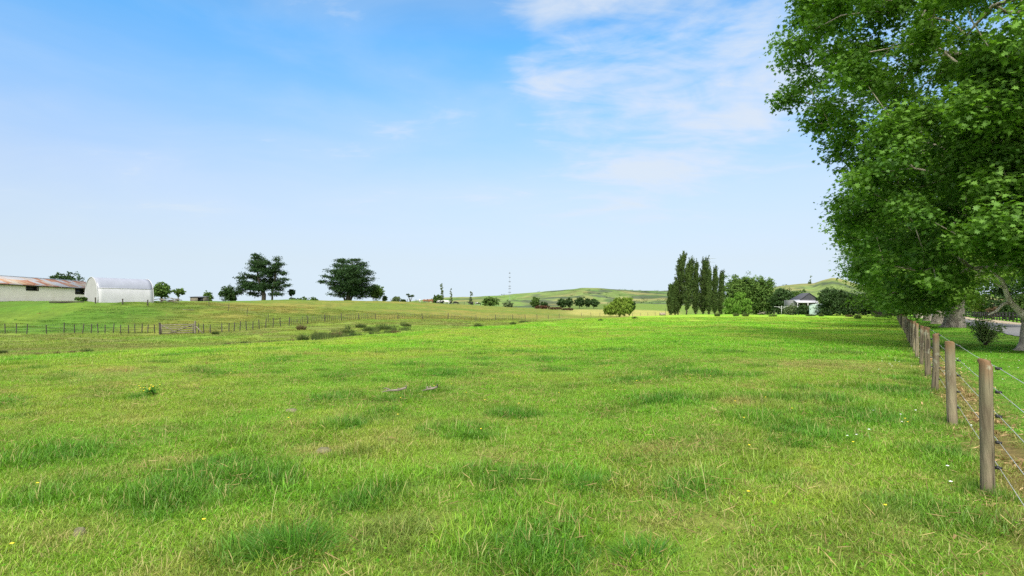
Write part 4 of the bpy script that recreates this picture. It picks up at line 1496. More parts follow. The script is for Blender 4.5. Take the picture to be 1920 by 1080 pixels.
def farm_gate():
    d = 66.0
    x0, x1 = (302 - 960) / F * d, (364 - 960) / F * d
    z = gz((x0 + x1) / 2, d)
    o = empty('farm_gate', (x0, d, z), 'weathered grey wooden five-bar gate with crossed braces', 'gate')
    W = x1 - x0
    zs = gz(x0, d) - z
    ze = gz(x1, d) - z
    gx = lambda f: f * W
    gzv = lambda f: zs * (1 - f) + ze * f
    for x, hh in ((-.12, 1.35), (W + .12, 1.45)):
        mb = wood_post(hh, .11, int(hh * 100), 8)
        p = mb.build('gate_post', M['darkwood'] if x < 0 else M['greywood'], o)
        p.location = (x, 0, gzv(0 if x < 0 else 1))
    for k in range(5):
        h = .16 + k * .225
        sag = [.0, -.02, .03, -.01, .02][k]
        MB().tube([(0, 0, gzv(0) + h), (W * .5, 0, gzv(.5) + h + sag), (W, 0, gzv(1) + h)], .048, 4).build('rail', M['greywood'], o)
    mb = MB()
    for f in (.02, .98):
        mb.box((gx(f), -.06, gzv(f) + .62), (.10, .05, 1.12))
    mb.build('stile', M['greywood'], o)
    MB().tube([(W * .03, -.07, gzv(0) + 1.05), (W * .5, -.07, gzv(.5) + .15)], .05, 4).build('brace', M['greywood'], o)
    MB().tube([(W * .25, -.08, gzv(0) + .12), (W * .97, -.08, gzv(1) + 1.05)], .05, 4).build('brace', M['greywood'], o)
    st = MB().tube([(W + .25, -.05, ze + .85), (W + 1.05, -.1, ze + .05)], .06, 5).build('strut', M['greywood'], o)


farm_gate()


# ------------------------------------------------------------------ farm buildings on the left
def long_shed():
    xw, y0, y1 = -83.2, 80.0, 119.0
    zb, ze, zr = 2.6, 6.1, 7.55
    xr, xb = -87.2, -91.0
    o = empty('farm_shed', (xw, (y0 + y1) / 2, zb), 'long low beige block shed with a rust-patched iron roof', 'shed')
    ox, oy, oz = o.location
    ym = (y0 + y1) / 2
    L_ = y1 - y0
    mb = MB()
    # front wall with two openings cut out of it
    ops = [(100.4, 103.1, 2.5, 3.28), (111.7, 114.3, 2.2, 3.28)]
    H = ze - zb
    ys = sorted(set([y0, y1] + [q for a in ops for q in a[:2]]))
    zs = sorted(set([0, H] + [q for a in ops for q in a[2:]]))
    for i in range(len(ys) - 1):
        for j in range(len(zs) - 1):
            cy, cz = (ys[i] + ys[i + 1]) / 2, (zs[j] + zs[j + 1]) / 2
            if any(a[0] < cy < a[1] and a[2] < cz < a[3] for a in ops):
                continue
            for xx in (0.0, -.2):
                mb.poly([(xx, ys[i] - ym, zs[j]), (xx, ys[i + 1] - ym, zs[j]), (xx, ys[i + 1] - ym, zs[j + 1]), (xx, ys[i] - ym, zs[j + 1])], [(0, 1, 2, 3) if xx == 0 else (3, 2, 1, 0)])
    for a in ops:
        c4 = [(a[0] - ym, a[2]), (a[1] - ym, a[2]), (a[1] - ym, a[3]), (a[0] - ym, a[3])]
        for k in range(4):
            p_, q_ = c4[k], c4[(k + 1) % 4]
            mb.poly([(0, p_[0], p_[1]), (-.2, p_[0], p_[1]), (-.2, q_[0], q_[1]), (0, q_[0], q_[1])], [(0, 1, 2, 3)])
    mb.box((xb - xw, 0, H / 2), (.2, L_, H))
    for yy in (y0 + .1, y1 - .1):
        v = [(-.2, yy - ym, 0), (xb - xw + .1, yy - ym, 0), (xb - xw + .1, yy - ym, H), (xr - xw, yy - ym, zr - zb - .12), (-.2, yy - ym, H)]
        t_ = .1 if yy < ym else -.1
        v2 = [(a, b + t_, c) for a, b, c in v]
        mb.poly(v + v2, [(0, 1, 2, 3, 4), (9, 8, 7, 6, 5)] + [(k, k + 5, (k + 1) % 5 + 5, (k + 1) % 5) for k in range(5)])
    mb.build('wall', M['wall'], o)
    for k, a in enumerate(ops):
        mb = MB().box((-.32, (a[0] + a[1]) / 2 - ym, (a[2] + a[3]) / 2), (.05, a[1] - a[0] + .1, a[3] - a[2] + .1))
        w = mb.build('window', M['glass'], o)
        fr = MB()
        cy, cz, wy, wz = (a[0] + a[1]) / 2 - ym, (a[2] + a[3]) / 2, a[1] - a[0], a[3] - a[2]
        fr.box((.02, cy, a[2] + .04), (.08, wy, .08)).box((.02, cy, a[3] - .04), (.08, wy, .08))
        fr.box((.02, cy - wy / 2 + .04, cz), (.08, .08, wz - .16)).box((.02, cy + wy / 2 - .04, cz), (.08, .08, wz - .16))
        fr.build('window_frame', M['darkwood'], w)
    # two roof slopes, 6 cm thick
    mb = MB()
    ov, th = .35, .07
    ya, yb = y0 - .3 - ym, y1 + .3 - ym
    sl = (zr - ze) / (xw - xr)
    for (xa, za, xc, zc_) in ((ov, ze - zb - ov * sl, xr - xw, zr - zb), (xb - xw - ov, ze - zb - ov * sl, xr - xw - .003, zr - zb + .002)):
        v = [(xa, ya, za), (xa, yb, za), (xc, yb, zc_), (xc, ya, zc_)]
        v2 = [(a, b, c + th) for a, b, c in v]
        mb.poly(v + v2, [(3, 2, 1, 0), (4, 5, 6, 7), (0, 1, 5, 4), (1, 2, 6, 5), (2, 3, 7, 6), (3, 0, 4, 7)])
    rf_ = mb.build('roof', M['rust'], o)
    MB().box((ov + .04, 0, ze - zb - ov * sl - .03), (.07, yb - ya, .16)).build('fascia', M['darkwood'], o)
    MB().tube([(xr - xw, ya, zr - zb + .07), (xr - xw, yb, zr - zb + .07)], .11, 6).build('ridge_cap', M['steel'], rf_)


long_shed()


def tunnel_house():
    th = radians(36)
    u = np.array([sin(th), cos(th)]); p = np.array([cos(th), -sin(th)])
    N0 = np.array([-64.55, 90.0])
    zb = 2.75
    Wd, Hh, Ln = 5.0, 4.02, 7.8
    o = empty('tunnel_house', (N0[0], N0[1], zb), 'arched plastic tunnel house with grey top and white lower side', 'tunnel house')
    # local frame: x across (p), y along (u)
    o.rotation_euler = (0, 0, math.atan2(p[1], p[0]))
    ang = np.linspace(0, pi, 37)

    def arch(a, r=1.0):
        # straight-ish sides, round top
        return np.array([cos(a) * (Wd / 2) * r * (1.0 - .0 * sin(a)), Hh * r * (abs(sin(a)) ** .62)])
    pr = np.array([arch(a) for a in ang])
    cut = 2.15

    def skin(sel, name, mat, thick=.03):
        pts = pr[sel]
        mb = MB()
        ny = 14
        ys = np.linspace(0, Ln, ny)
        vo = [(q[0], yv, q[1]) for yv in ys for q in pts]
        vi = [(q[0] * .985, yv, q[1] * .985) for yv in ys for q in pts]
        n = len(pts)
        fs = []
        tot = n * ny
        for i in range(ny - 1):
            for k in range(n - 1):
                fs.append((i * n + k, i * n + k + 1, (i + 1) * n + k + 1, (i + 1) * n + k))
                fs.append((tot + i * n + k, tot + (i + 1) * n + k, tot + (i + 1) * n + k + 1, tot + i * n + k + 1))
        for k in range(n - 1):
            fs.append((k, tot + k, tot + k + 1, k + 1))
            e = (ny - 1) * n
            fs.append((e + k, e + k + 1, tot + e + k + 1, tot + e + k))
        mb.poly(vo + vi, fs)
        return mb.build(name, mat, o, smooth_shade=True)
    hi = np.where(pr[:, 1] >= cut)[0]
    lo_r = np.arange(0, hi[0] + 1)
    lo_l = np.arange(hi[-1], len(pr))
    skin(hi, 'roof_cover', M['cover_grey'])
    skin(lo_r, 'side_wall', M['cover_white'])
    skin(lo_l, 'side_wall', M['cover_white'])
    for yv, nm in ((.04, 'end_wall'), (Ln - .04, 'end_wall')):
        v = [(q[0] * .99, yv, q[1] * .99) for q in pr]
        v2 = [(q[0] * .99, yv + (.03 if yv < 1 else -.03), q[1] * .99) for q in pr]
        n = len(v)
        mb = MB().poly(v + v2, [tuple(range(n)), tuple(range(2 * n - 1, n - 1, -1))])
        mb.build(nm, M['cover_end'], o)
        pts = [(q[0] * 1.005, yv - .05 if yv < 1 else yv + .05, q[1] * 1.005) for q in pr]
        MB().tube(pts, .045, 6).build('hoop', M['cover_white'], o)
    MB().box((pr[hi[0]][0] + .04, Ln / 2, pr[hi[0]][1]), (.05, Ln - .1, .05)).build('batten', M['cover_white'], o)


tunnel_house()

# short posts before the tunnel house
for i, (p, lab) in enumerate([(179, 'short dark post before the near corner of the tunnel house'), (230, 'short dark post before the middle of the tunnel house wall'), (277, 'short dark post at the far corner of the tunnel house')]):
    o = wood_post(.9, .09, 60 + i, 8).build('post', M['darkwood'], None, at(p, 87.0))
    tag(o, lab, 'post', 'short posts before the tunnel house')
    o.name = 'stub_post'


def timber_pile():
    r = np.random.default_rng(12)
    o = empty('timber_pile', at(312, 101), 'heap of grey broken timber right of the tunnel house', 'timber pile')
    for k in range(16):
        mb = MB()
        a = r.uniform(-.5, .5)
        c = np.array([r.uniform(-1.9, 1.9), r.uniform(-.8, .8), .15 + .045 * k * r.uniform(.5, 1)])
        l_ = r.uniform(1.0, 2.6)
        dx = np.array([cos(a) * l_ / 2, sin(a) * l_ / 2, r.uniform(-.25, .25)])
        mb.tube([c - dx, c + dx], [.07, .05], 5).build('plank', M['greywood'], o)


timber_pile()


def hut(px, d, w, h, label, mat_w, mat_r, name='farm_hut', dep=3.0):
    loc = at(px, d)
    o = empty(name, loc, label, 'hut')
    mb = MB()
    mb.box((-w * .5 + .05, dep / 2, h / 2), (.1, dep, h)).box((w * .5 - .05, dep / 2, h / 2), (.1, dep, h)).box((0, dep - .05, h / 2), (w - .2, .1, h))
    mb.box((-w * .2, .05, h / 2), (w * .6 - .2, .1, h))
    mb.build('wall', mat_w, o)
    MB().box((w * .28, .5, h / 2), (w * .36, .05, h - .1)).build('doorway', M['glass'], o)
    MB().box((0, dep / 2, h + .12), (w + .5, dep + .6, .10), 0, radians(4)).build('roof', mat_r, o)


hut(369, 180, 4.1, 1.9, 'small low farm hut with a dark doorway beside the round bush', M['greywood'], M['steel_dark'])
o = MB().box((0, 0, .06), (1.7, .35, .08), .05, 0, .03).build('loose_plank', M['greywood'], None, at(353, 92))
tag(o, 'pale plank lying on the green hillside below the timber pile', 'plank')
mb = MB()
mb.tube([(-2.6, 0, .15), (0, .1, .16), (2.6, 0, .12)], [.12, .16, .10], 8)
o = mb.build('fallen_log', M['darkwood'], None, at(125, 88.5))
tag(o, 'dark fallen log lying at the foot of the beige shed', 'log')


# ------------------------------------------------------------------ house and garden at the far end
def far_house():
    d = 163.0
    s = mpp(d)
    x0, x1 = (1496 - 960) * s, (1542 - 960) * s
    xc = (x0 + x1) / 2
    z = gz(xc, d)
    Z = lambda y: CAMZ + (HZ - y) * s - z
    o = empty('house', (xc, d, z), 'white house with a charcoal hipped roof behind the shrubs', 'house')
    w = x1 - x0
    He = Z(562)
    mb = MB()
    mb.box((0, .1 + 2.2, He / 2), (w, .2, He)).box((-w / 2 + .1, 5.2, He / 2), (.2, 5.6, He)).box((w / 2 - .1, 5.2, He / 2), (.2, 5.6, He)).box((0, 8.1, He / 2), (w, .2, He))
    mb.build('wall', M['shaded_housewall'], o)
    # charcoal gable over the right half
    xr = (1524 - 960) * s - xc
    xa, xb = (1506 - 960) * s - xc, (1544 - 960) * s - xc
    zt = Z(548.5)
    mb = MB()
    th = .12
    v = [(xa, 1.8, He + .02), (xr, 1.8, zt), (xb, 1.8, He + .02), (xa, 8.6, He + .02), (xr, 6.6, zt), (xb, 8.6, He + .02)]
    v2 = [(a, b, c - th) for a, b, c in v]
    mb.poly(v + v2, [(0, 1, 4, 3), (1, 2, 5, 4), (3, 4, 5), (0, 6, 7, 1), (1, 7, 8, 2), (6, 9, 10, 7), (7, 10, 11, 8), (9, 11, 10), (3, 9, 6, 0), (2, 8, 11, 5), (5, 11, 9, 3)])
    mb.poly([(xa + .4, 2.0, He + .02), (xr, 2.0, zt - .25), (xb - .4, 2.0, He + .02), (xa + .4, 2.1, He + .02), (xr, 2.1, zt - .25), (xb - .4, 2.1, He + .02)], [(0, 2, 1), (3, 4, 5)])
    mb.build('roof', M['roofdark'], o)
    # white veranda roof in front
    za, zb2 = Z(561.5), Z(567)
    v = [(-w / 2 - .2, 2.2, za), (w * .36, 2.2, za), (w * .36, 0, zb2), (-w / 2 - .2, 0, zb2)]
    v2 = [(a, b, c - .1) for a, b, c in v]
    MB().poly(v + v2, [(3, 2, 1, 0), (4, 5, 6, 7), (0, 1, 5, 4), (1, 2, 6, 5), (2, 3, 7, 6), (3, 0, 4, 7)]).build('veranda_roof', M['roofwhite'], o)
    for f in (-.5, -.08, .34):
        MB().box((w * f, .12, (zb2 - .1) / 2), (.14, .14, zb2 - .1)).build('veranda_post', M['white'], o)
    for f in (-.28, .12):
        wn_ = MB().box((w * f, 2.17, He * .52), (w * .26, .06, He * .45)).build('window', M['glass'], o)
        MB().box((w * f, 2.12, He * .52), (.06, .05, He * .45)).build('window_frame', M['white'], wn_)


far_house()


def water_tank():
    d = 143.0
    loc = at(1535, d)
    o = empty('water_tank', loc, 'pale green round water tank beside the dark camellias', 'water tank')
    R, H = 2.05, 2.35
    mb = MB()
    hs = [-.1, .3, .31, .8, .81, 1.3, 1.31, 1.8, 1.81, H]
    mb.tube([(0, 0, h) for h in hs], [R + (.03 if k % 2 else 0) for k in range(len(hs))], 36)
    mb.build('tank_wall', M['tank'], o)
    MB().tube([(0, 0, H), (0, 0, H + .15), (0, 0, H + .42), (0, 0, H + .46)], [R + .05, R * .9, .5, .3], 36).build('tank_lid', M['tank'], o)


water_tank()


def clothesline():
    d = 150.0
    o = empty('clothesline', at(1465.5, d), 'white rotary clothesline with spread arms in front of dark trees', 'clothesline')
    MB().tube([(0, 0, -.1), (0, 0, 2.35)], [.06, .05], 7).build('pole', M['white'], o)
    for k in range(4):
        a = k * pi / 2 + .25
        MB().tube([(0, 0, 2.0), (cos(a) * 2.2, sin(a) * 2.2, 2.15)], .035, 5).build('arm', M['white'], o)
        MB().tube([(0, 0, 1.5), (cos(a) * 1.1, sin(a) * 1.1, 2.05)], .025, 5).build('strut', M['white'], o)
    mb = MB()
    for rr2 in (1.0, 1.5, 2.1):
        mb.tube([(cos(k * pi / 2 + .25) * rr2, sin(k * pi / 2 + .25) * rr2, 2.12) for k in range(5)], .008, 4)
    mb.build('line', M['wire'], o)


clothesline()


def end_wall():
    d0, d1 = 136, 131
    x0, x1 = (1634 - 960) / F * d0, (1690 - 960) / F * d1
    o = empty('board_wall', (x0, d0, gz(x0, d0)), 'low dark board wall closing the end of the paddock', 'wall')
    L_ = sqrt((x1 - x0) ** 2 + (d1 - d0) ** 2); a = math.atan2(d1 - d0, x1 - x0)
    o.rotation_euler = (0, 0, a)
    mb = MB()
    for k in range(5):
        mb.box((L_ / 2, 0, .16 + k * .225), (L_, .04, .215))
    mb.build('boards', M['darkwood'], o)
    for k in range(4):
        MB().box((L_ * k / 3, .08, .6), (.12, .12, 1.3)).build('post', M['greywood'], o)
    MB().box((L_ / 2, 0, 1.2), (L_, .16, .05)).build('capping', M['greywood'], o)


end_wall()


def black_fence():
    ys = np.arange(30, 150, 2.45)
    pts = [(16.2 + FM * y, y) for y in ys]
    ox, oy = pts[0]
    o = empty('rail_fence', (ox, oy, 0), 'black painted three rail fence along the far side of the drive', 'fence')
    pm = MB().box((0, 0, .6), (.13, .13, 1.4), math.atan2(1, FM)).mesh('post', M['blackwood'])
    for x, y in pts:
        p = put('post', pm, o, (x - ox, y - oy, gz(x, y)))
    for h in (.3, .72, 1.14):
        mb = MB()
        for k in range(len(pts) - 1):
            a, b = pts[k], pts[k + 1]
            za, zb = gz(*a) + h, gz(*b) + h
            ln = sqrt((b[0] - a[0]) ** 2 + (b[1] - a[1]) ** 2)
            c = np.array([(a[0] + b[0]) / 2 - ox - side[0] * .09, (a[1] + b[1]) / 2 - oy - side[1] * .09, (za + zb) / 2])
            mb.box(c, (ln - .01, .045, .16), math.atan2(b[1] - a[1], b[0] - a[0]))
        mb.build('rail', M['blackwood'], o)


black_fence()


def drive_house():
    d = 141.0
    x = (1866 - 960) / F * d
    o = empty('garden_shed', (x, d, gz(x, d)), 'dark red garden building glimpsed beyond the black rail fence', 'shed')
    MB().box((0, 2, 1.05), (5, 4, 2.1)).build('wall', M['redwall'], o)
    v = [(-2.8, -.4, 2.1), (2.8, -.4, 2.1), (2.8, 4.4, 2.1), (-2.8, 4.4, 2.1), (-2.8, 2, 3.0), (2.8, 2, 3.0)]
    v += [(a, b, c - .12) for a, b, c in v]
    MB().poly(v, [(0, 1, 5, 4), (2, 3, 4, 5), (6, 10, 11, 7), (8, 11, 10, 9), (0, 6, 7, 1), (2, 8, 9, 3), (0, 4, 10, 6), (4, 3, 9, 10), (1, 7, 11, 5), (5, 11, 8, 2)]).build('roof', M['greywood'], o)
    w_ = MB().box((-.8, -.03, 1.45), (1.1, .05, 1.0)).build('window', M['white'], o)
    MB().box((-.8, -.07, 1.45), (.9, .03, .8)).build('pane', M['glass'], w_)


drive_house()
# planting beyond the rail fence
HEDGE = [(1712, 142, 573, 1690, 1735, 'dark', 'dark shrub beyond the far end of the black rail fence'), (1745, 128, 570, 1722, 1770, 'mid', 'green shrub behind the black rail fence near its far end'),
         (1778, 118, 566, 1752, 1806, 'dark', 'tall dark shrub behind the rail fence, left of the drive gap'), (1812, 108, 562, 1786, 1838, 'mid', 'leafy green shrub behind the rail fence by the red building'),
         (1838, 98, 548, 1818, 1858, 'willow_y', 'yellowing shrub before the red building'), (1862, 86, 574, 1848, 1878, 'brown', 'brownish low shrub before the red wall'),
         (1890, 80, 566, 1874, 1910, 'dark', 'dark shrub right of the red building behind the rails'), (1925, 74, 545, 1898, 1960, 'mid', 'big green shrub at the right edge behind the rails'),
         (1985, 66, 540, 1940, 2030, 'dark', 'dark shrub beyond the right end of the rails')]
for i, (p, d, ty, a, b, mt, lab) in enumerate(HEDGE):
    d = min(215.0 - 4 * i, 21.0 / ((p - 960) / F - FM))
    simple_tree('border_shrub', p, d, ty, a, b, M[mt], lab, 1600, .26, 600 + i, cat='shrub', group='shrubs behind the rail fence', low=0, shape='mound', trunk=False)
# taller trees behind them close the view under the crowns
for i, (p, d, ty, a, b, mt, lab) in enumerate([(1700, 185, 520, 1655, 1745, 'dark', 'dark tall tree far behind the row of plane trees'), (1780, 165, 500, 1730, 1830, 'mid', 'tall green tree behind the plane trunks'),
                                               (1905, 135, 470, 1850, 1960, 'dark', 'tall dark tree behind the red garden building'), (1640, 195, 545, 1612, 1668, 'willow_y', 'pale yellow-green tree peeping above the camellias')]):
    simple_tree('background_tree', p, d, ty, a, b, M[mt], lab, 3000, .5, 640 + i, group='tall trees behind the drive', low=.05, shape='mound')


# ------------------------------------------------------------------ masts
def radio_mast():
    d = 640.0
    x, y = (955.5 - 960) / F * d, d
    z = gz(x, y)
    H = CAMZ + (HZ - 509) * mpp(d) - z
    o = empty('radio_mast', (x, y, z), 'thin pale lattice mast with dark clusters above the hill', 'mast')
    mb = MB()
    for k in range(3):
        a = k * 2 * pi / 3 + .4
        mb.tube([(cos(a) * 1.0, sin(a) * 1.0, -2), (cos(a) * .35, sin(a) * .35, H)], [.05, .03], 4)
    n = 18
    for j in range(n):
        h0, h1 = H * j / n, H * (j + 1) / n
        r0, r1 = 1.0 - .65 * j / n, 1.0 - .65 * (j + 1) / n
        for k in range(3):
            a, b = k * 2 * pi / 3 + .4, (k + 1) * 2 * pi / 3 + .4
            mb.tube([(cos(a) * r0, sin(a) * r0, h0), (cos(b) * r1, sin(b) * r1, h1)], .018, 3, cap=False)
    mb.build('lattice', M['steel'], o)
    s = mpp(d)
    for yy, w in ((512, 1.6), (520, 1.8), (528, 2.0), (536.5, 2.2), (541, 2.4), (548, 3.0)):
        hz_ = CAMZ + (HZ - yy) * s - z
        mb = MB()
        for k in range(3):
            a = k * 2 * pi / 3
            mb.box((cos(a) * w * .35, sin(a) * w * .35, hz_), (.5, .5, 1.0), a)
        mb.tube([(-w * .6, 0, hz_), (w * .6, 0, hz_ + .05)], .14, 5)
        mb.build('antenna', M['steel_dark'], o)


radio_mast()


def pylon():
    d = 420.0
    x, y = (1330 - 960) / F * d, d
    z = gz(x, y)
    s = mpp(d)
    H = CAMZ + (HZ - 482) * s - z
    o = empty('power_pylon', (x, y, z), 'pale steel pylon with two crossarms behind the middle poplars', 'pylon')
    mb = MB()
    for sx in (-1, 1):
        for sy in (-1, 1):
            mb.tube([(sx * 2.2, sy * 2.2, -1), (sx * .7, sy * .7, H * .7), (sx * .3, sy * .3, H)], [.12, .10, .07], 4)
    n = 9
    for j in range(n):
        f0, f1 = j / n, (j + 1) / n
        w0, w1 = np.interp([f0, f1], [0, .7, 1], [2.2, .7, .3])
        for (ax, ay, bx, by) in ((-1, -1, 1, -1), (1, -1, 1, 1), (1, 1, -1, 1), (-1, 1, -1, -1)):
            mb.tube([(ax * w0, ay * w0, H * f0), (bx * w1, by * w1, H * f1)], .05, 3, cap=False)
    mb.build('lattice', M['steel'], o)
    for yy, w in ((484, 4.6), (491, 4.0)):
        hz_ = CAMZ + (HZ - yy) * s - z
        MB().tube([(-w, 0, hz_ + .3), (0, 0, hz_), (w, 0, hz_ - .3)], [.08, .22, .08], 4).build('crossarm', M['steel'], o)


pylon()


# ------------------------------------------------------------------ cows on the crest
def cow_mesh(name, grazing):
    V, E, R = [], [], []

    def add(p, rad, par=None):
        V.append(p); R.append(rad)
        if par is not None:
            E.append((par, len(V) - 1))
        return len(V) - 1
    hip = add((-.75, 0, 1.05), (.30, .33))
    mid = add((-.15, 0, 1.0), (.36, .38), hip)
    sh = add((.50, 0, 1.06), (.30, .34), mid)
    rump = add((-1.05, 0, 1.12), (.20, .22), hip)
    if grazing:
        nk = add((.95, 0, .85), (.17, .19), sh); hd = add((1.22, 0, .45), (.13, .14), nk); mz = add((1.32, 0, .12), (.085, .09), hd)
    else:
        nk = add((.95, 0, 1.28), (.17, .19), sh); hd = add((1.25, 0, 1.40), (.13, .14), nk); mz = add((1.62, 0, 1.22), (.085, .09), hd)
    for s in (-1, 1):
        e = add((V[hd][0] - .02, s * .24, V[hd][2] + .08), (.045, .03), hd)
        f = add((.55, s * .2, .72), (.12, .12), sh); k = add((.57, s * .2, .42), (.065, .065), f); add((.55, s * .2, .04), (.055, .055), k)
        t1 = add((-.82, s * .2, .75), (.16, .14), hip); h1 = add((-.98, s * .2, .48), (.07, .07), t1); add((-.92, s * .2, .04), (.055, .055), h1)
    tl = add((-1.22, 0, 1.05), (.05, .05), rump); tl2 = add((-1.27, 0, .6), (.03, .03), tl)
    me = bpy.data.meshes.new(name)
    me.from_pydata(V, E, [])
    return me, R


def make_cow(grazing, mat):
    me, R = cow_mesh('cow', grazing)
    o = bpy.data.objects.new('cow', me)
    COL.objects.link(o)
    sk = o.modifiers.new('skin', 'SKIN')
    for i, q in enumerate(R):
        me.skin_vertices[0].data[i].radius = q
    me.skin_vertices[0].data[0].use_root = True
    ss = o.modifiers.new('smooth', 'SUBSURF')
    ss.levels = ss.render_levels = 2
    me.materials.append(mat)
    return o


CM = {'bw': mat_cow('black_white_hide', (.015, .014, .014), (.42, .41, .39), .56), 'b': mat_cow('black_hide', (.012, .012, .012), (.03, .028, .026), .6),
      'br': mat_cow('brown_hide', (.16, .065, .030), (.24, .10, .045), .5), 'w': mat_cow('white_hide', (.50, .49, .46), (.40, .37, .33), .62), 'wb': mat_cow('white_black_hide', (.42, .41, .39), (.02, .02, .02), .55)}
proto = {}
COWS = [(787, 236, 'w', 1, 1.9, 'white cow apart at the left end of the herd'), (798, 240, 'br', 1, 0.1, 'brown cow, left one of the two brown together'), (807, 238, 'br', 0, 3.0, 'brown cow standing right of the other brown one'),
        (822, 240, 'wb', 1, 2.2, 'white and black cow just right of the brown pair'), (829, 243, 'bw', 0, 0.3, 'black and white cow beside the brightest white one'), (837, 236, 'w', 0, 2.8, 'brightest white cow in the middle of the herd'),
        (844, 238, 'bw', 1, 1.2, 'black and white cow tight against the brightest white one'), (855, 240, 'b', 1, 0.4, 'small dark cow between the two halves of the herd'), (882, 244, 'b', 0, 3.1, 'all black cow, left of the last pair'),
        (896, 246, 'bw', 1, 0.2, 'black and white cow at the right end of the herd')]
for i, (p, d, c, g, rz, lab) in enumerate(COWS):
    if g not in proto:
        proto[g] = o = make_cow(bool(g), CM[c])
    else:
        o = proto[g].copy()
        COL.objects.link(o)
    o.location = at(p, d)
    o.rotation_euler = (0, 0, rz)
    tag(o, lab, 'cow', 'cows grazing on the crest')
    o.material_slots[0].link = 'OBJECT'
    o.material_slots[0].material = CM[c]


# ------------------------------------------------------------------ trough, branches, rushes, tussocks
def trough():
    o = empty('feed_trough', at(1242, 168), 'brown box trough standing alone on the edge of the hay strip', 'trough')
    mb = MB()
    mb.box((0, -.35, .5), (1.5, .08, .8)).box((0, .35, .5), (1.5, .08, .8)).box((-.71, 0, .5), (.08, .62, .8)).box((.71, 0, .5), (.08, .62, .8)).box((0, 0, .15), (1.3, .6, .08))
    mb.build('box', M['concrete'], o)
    MB().tube([(.85, 0, -.2), (.86, 0, 2.1)], .06, 6).build('post', M['darkwood'], o)


trough()


def dead_branch(px, y, label, seed, scale):
    r = np.random.default_rng(seed)
    d = CAMZ * F / (y - HZ)
    loc = at(px, d, .05)
    mb = MB()
    main = [(-.9 * scale, 0, .02), (-.3 * scale, .05 * scale, .05), (.3 * scale, .02, .06), (.9 * scale, .1 * scale, .08 + .10 * scale)]
    mb.tube(main, [.008, .018, .026, .034 * scale + .012], 6)
    for k in range(4):
        b = np.array(main[1 + k % 3])
        t_ = b + np.array([r.uniform(-.6, .1) * scale, r.uniform(-.3, .3) * scale, r.uniform(.0, .05)])
        mb.tube([b, (b + t_) / 2 + np.array([0, 0, .03]), t_], [.014, .01, .005], 5)
    o = mb.build('dead_branch', M['deadwood'], None, loc)
    o.rotation_euler = (0, 0, r.uniform(-.4, .4))
    tag(o, label, 'branch', 'dead branches in the grass')


dead_branch(738, 745, 'thin twiggy grey branch lying flat in the paddock', 1, .26)
dead_branch(806, 740, 'short thick broken branch end sticking up from the grass', 4, .16)
d_ = 147.0
mb = MB()
mb.tube([(-1.2, 0, .25), (0, 0, .5), (1.0, .2, .75)], [.10, .14, .06], 6)
mb.tube([(0, 0, .5), (.6, -.2, .2), (1.1, -.3, .05)], [.09, .07, .03], 6)
mb.tube([(-.4, 0, .42), (-.7, .2, .9)], [.06, .03], 5)
o = mb.build('dead_branch', M['deadwood'], None, at(1429, d_))
tag(o, 'bleached forked branch by the far fence posts', 'branch', 'dead branches in the grass')


def blade_tuft(name, loc, h, rad, n, mat, label, cat, group, seed, width=.012, spread=.35, stalks=0):
    r = np.random.default_rng(seed)
    a = r.uniform(0, 2 * pi, n); q = np.sqrt(r.uniform(0, 1, n)) * rad
    bx, by = np.cos(a) * q, np.sin(a) * q
    ln = h * r.uniform(.55, 1.1, n) * (1 - .3 * q / rad)
    tilt = r.normal(size=n) * .12 + spread * q / rad
    a2 = a + r.normal(size=n) * .5
    dx, dy = np.cos(a2) * np.sin(tilt), np.sin(a2) * np.sin(tilt)
    wd = r.uniform(0, 2 * pi, n)
    wx, wy = np.cos(wd) * width / 2, np.sin(wd) * width / 2
    V = np.zeros((n, 5, 3))
    for j, (f, wf, c_) in enumerate(((0, 1, 0), (0, -1, 0), (.55, .8, .3), (.55, -.8, .3), (1, 0, 1))):
        k = f * ln
        V[:, j, 0] = bx + dx * k * (1 + .5 * c_) + wx * wf
        V[:, j, 1] = by + dy * k * (1 + .5 * c_) + wy * wf
        V[:, j, 2] = k * np.cos(tilt) * (1 - .12 * c_ * spread) - .02
    base = np.arange(n)[:, None] * 5
    q4 = (base + np.array([0, 1, 3, 2])); t3 = base + np.array([2, 3, 4])
    loops = np.concatenate([q4.ravel(), t3.ravel()]); sizes = np.concatenate([np.full(n, 4), np.full(n, 3)])
    me = new_mesh(name, V.reshape(-1, 3), loops, sizes, mat, {'v': ('FLOAT', np.repeat(r.uniform(0, 1, n), 5))})
    return tag(put(name, me, None, loc), label, cat, group)


